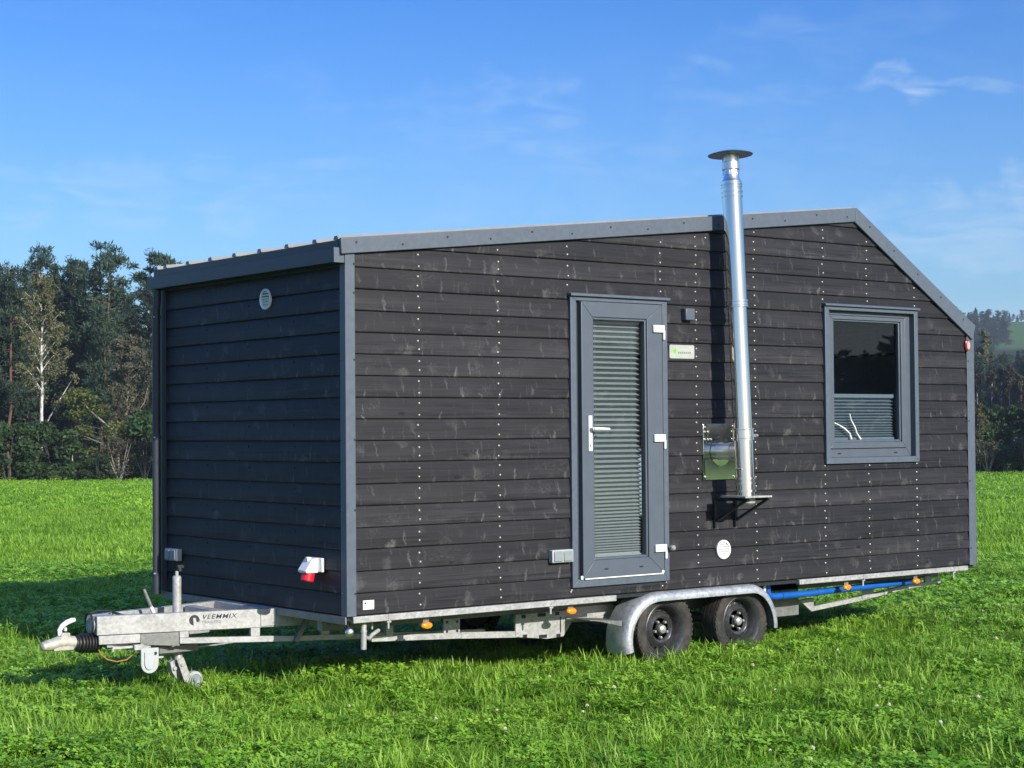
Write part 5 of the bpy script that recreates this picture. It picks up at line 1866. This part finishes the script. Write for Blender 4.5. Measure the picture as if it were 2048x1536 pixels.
for k_, u_, d_, v_, lb_, w_ in (
        ("birch_tree_2", 2004, 150, 738, "bare brownish birch, the left one of the pale-stemmed pair on the right", 1.0),
        ("birch_tree_2", 2020, 154, 732, "bare pinkish birch, the right one of the pale-stemmed pair on the right", 1.0),
        ("birch_tree_2", 1985, 156, 742, "greyish birch left of the pale-stemmed pair", 1.1),
        ("birch_tree_2", 1956, 150, 742, "greyish leafless tree right beside the rear corner trim", 1.0),
        ("birch_tree_3", 1974, 215, 662, "pale green birch standing up against the hillside field", .8),
        ("birch_tree_3", 2040, 158, 748, "dull olive tree at the right edge above the bushes", 1.0)):
    plant(k_, u_, d_, v_, lb_, "tree", "trees at the foot of the hill", wide=w_)
for i in range(30):
    u_ = 1925 + i * 13.5 + tree_rng.uniform(-6, 6)
    plant(("spruce_tree_0", "pine_tree_2", "spruce_tree_1", "pine_tree_0")[i % 4], u_, 168 + (i % 4) * 9 + tree_rng.uniform(-3, 3), 742 + tree_rng.uniform(-14, 22) - (i % 4) * 8, "dark conifer in the belt below the hillside field", "tree", "conifers below the hillside field", wide=1.1)
for i in range(150):
    if i >= 110:          # darker wood between the belt and the pasture
        u_ = 1880 + (i - 110) * 2.7 + tree_rng.uniform(-4, 4)
        d_ = 560 + (i % 3) * 35 + tree_rng.uniform(-12, 12)
        hgt = tree_rng.uniform(6, 9)
    elif i < 40:          # patch of wood left of the hillside field
        u_ = 1860 + (i % 20) * 8.2 + tree_rng.uniform(-4, 4)
        d_ = (700, 745)[i // 20] + tree_rng.uniform(-14, 18)
        hgt = tree_rng.uniform(8.0, 12.5)
    elif i < 80:        # wood along the crest
        u_ = 1870 + (i - 40) * 9.5 + tree_rng.uniform(-4, 4)
        d_ = 850 + tree_rng.uniform(-12, 30)
        hgt = tree_rng.uniform(5.5, 8.5)
    else:               # trees at the foot of the field
        u_ = 1930 + (i - 80) * 13 + tree_rng.uniform(-5, 5)
        d_ = 325 + tree_rng.uniform(-25, 30)
        hgt = tree_rng.uniform(5.5, 8)
    X, Y, Z = at(u_, d_)
    d2 = px_dir(u_, 768)
    vt = 768 - ((Z + hgt - CAM.z) / d_ - d2.z / math.hypot(d2.x, d2.y)) * FPX / math.hypot(1, (u_ - 1024) / FPX)
    plant(("spruce_tree_1", "pine_tree_0", "spruce_tree_0", "pine_tree_2")[i % 4], u_, d_, vt, "small dark tree in the forest on the far hill", "tree", "trees on the far hill", name="hill_tree", wide=1.7)
# trees on the other side of the meadow, behind the photographer (they show in the panes and in the steel)
for i in range(30):
    az_ = R(108 + i * 1.75 + tree_rng.uniform(-.6, .6))
    d_ = 150 + tree_rng.uniform(-8, 12)
    key = ("bush_0", "spruce_tree_0", "pine_tree_2", "bush_2", "spruce_tree_1")[i % 5]
    h0, tm, cm_ = PROTO[key]
    X, Y = CAM.x + math.sin(az_) * d_, CAM.y + math.cos(az_) * d_
    e_ = empty(key.rstrip('0123456789_'), (X, Y, float(gz(X, Y))))
    s_ = tree_rng.uniform(10, 14) / h0
    e_.scale = (s_ * 1.5, s_ * 1.5, s_)
    for part, me in (("trunk", tm), ("crown", cm_)):
        o = bpy.data.objects.new(part, me)
        o.parent = e_
        COL.objects.link(o)
    tag(e_, "tree across the meadow behind the photographer", "tree", "trees behind the photographer")

# the wood goes on beyond both sides of the picture and behind the house
woodc = bpy.data.collections.new("wood_trees")
for k_i, key in enumerate(("spruce_tree_0", "pine_tree_2", "bush_0", "spruce_tree_1")):
    h0, tm, cm_ = PROTO[key]
    bm = bmesh.new()
    bm.from_mesh(tm)
    bm.from_mesh(cm_)
    me = bpy.data.meshes.new("wood_tree")
    nt_ = len(tm.polygons)
    bm.faces.ensure_lookup_table()
    for f in bm.faces[nt_:]:
        f.material_index = 1
    bm.to_mesh(me)
    bm.free()
    me.materials.append(tm.materials[0]); me.materials.append(cm_.materials[0])
    woodc.objects.link(bpy.data.objects.new("wood_tree_%d" % k_i, me))
wp3, ws3, wi3 = [], [], []
for u0, u1, du, rows in ((-1300, -300, 24, ((104, 5, 2), (112, 14, 0), (120, 15, 1), (130, 16, 3))),
                         (360, 1880, 26, ((104, 4, 2), (112, 8.5, 0), (122, 9, 1))),
                         (2110, 3300, 26, ((103, 4, 2), (108, 5, 2), (150, 10, 1), (168, 12, 0), (182, 13, 3), (200, 13, 1), (325, 8, 0), (560, 9, 3), (600, 9, 0), (700, 10, 3), (745, 10, 0), (850, 9, 3)))):
    for d_, hh, ki in rows:
        n_ = int((u1 - u0) / du * max(1.0, (d_ / 160) ** .5))
        for i in range(n_):
            u_ = u0 + (u1 - u0) * (i + tree_rng.uniform(0, 1)) / n_
            X, Y, Z = at(u_, d_ + tree_rng.uniform(-4, 4) * (1 + d_ / 200))
            wp3.append((X, Y, Z)); ws3.append(hh * tree_rng.uniform(.8, 1.15) / (4.0 if ki == 2 else 15.0)); wi3.append(ki)
scatter_object("wood", wp3, ws3, [(0, 0, tree_rng.uniform(0, 6.28)) for _ in wp3], wi3, woodc, "dark wood running on along the edge of the meadow and over the hill")

# ------------------------------------------------------------------ air between here and the hill
x = NT("haze_air")
x.t.nodes.remove(x.b)
pv_ = x.t.nodes.new("ShaderNodeVolumePrincipled")
pv_.inputs['Color'].default_value = (0.80, 0.90, 1.0, 1)
pv_.inputs['Density'].default_value = 0.00030
pv_.inputs['Anisotropy'].default_value = 0.2
x.t.links.new(pv_.outputs[0], x.out.inputs['Volume'])
hz_ = MB().box((CAM.x - 1300, CAM.y - 1300, -3.2), (CAM.x + 1300, CAM.y + 1300, 72.0))
tag(hz_.build("haze", x.m), "thin pale haze in the air over the meadow", None, None, 'stuff')
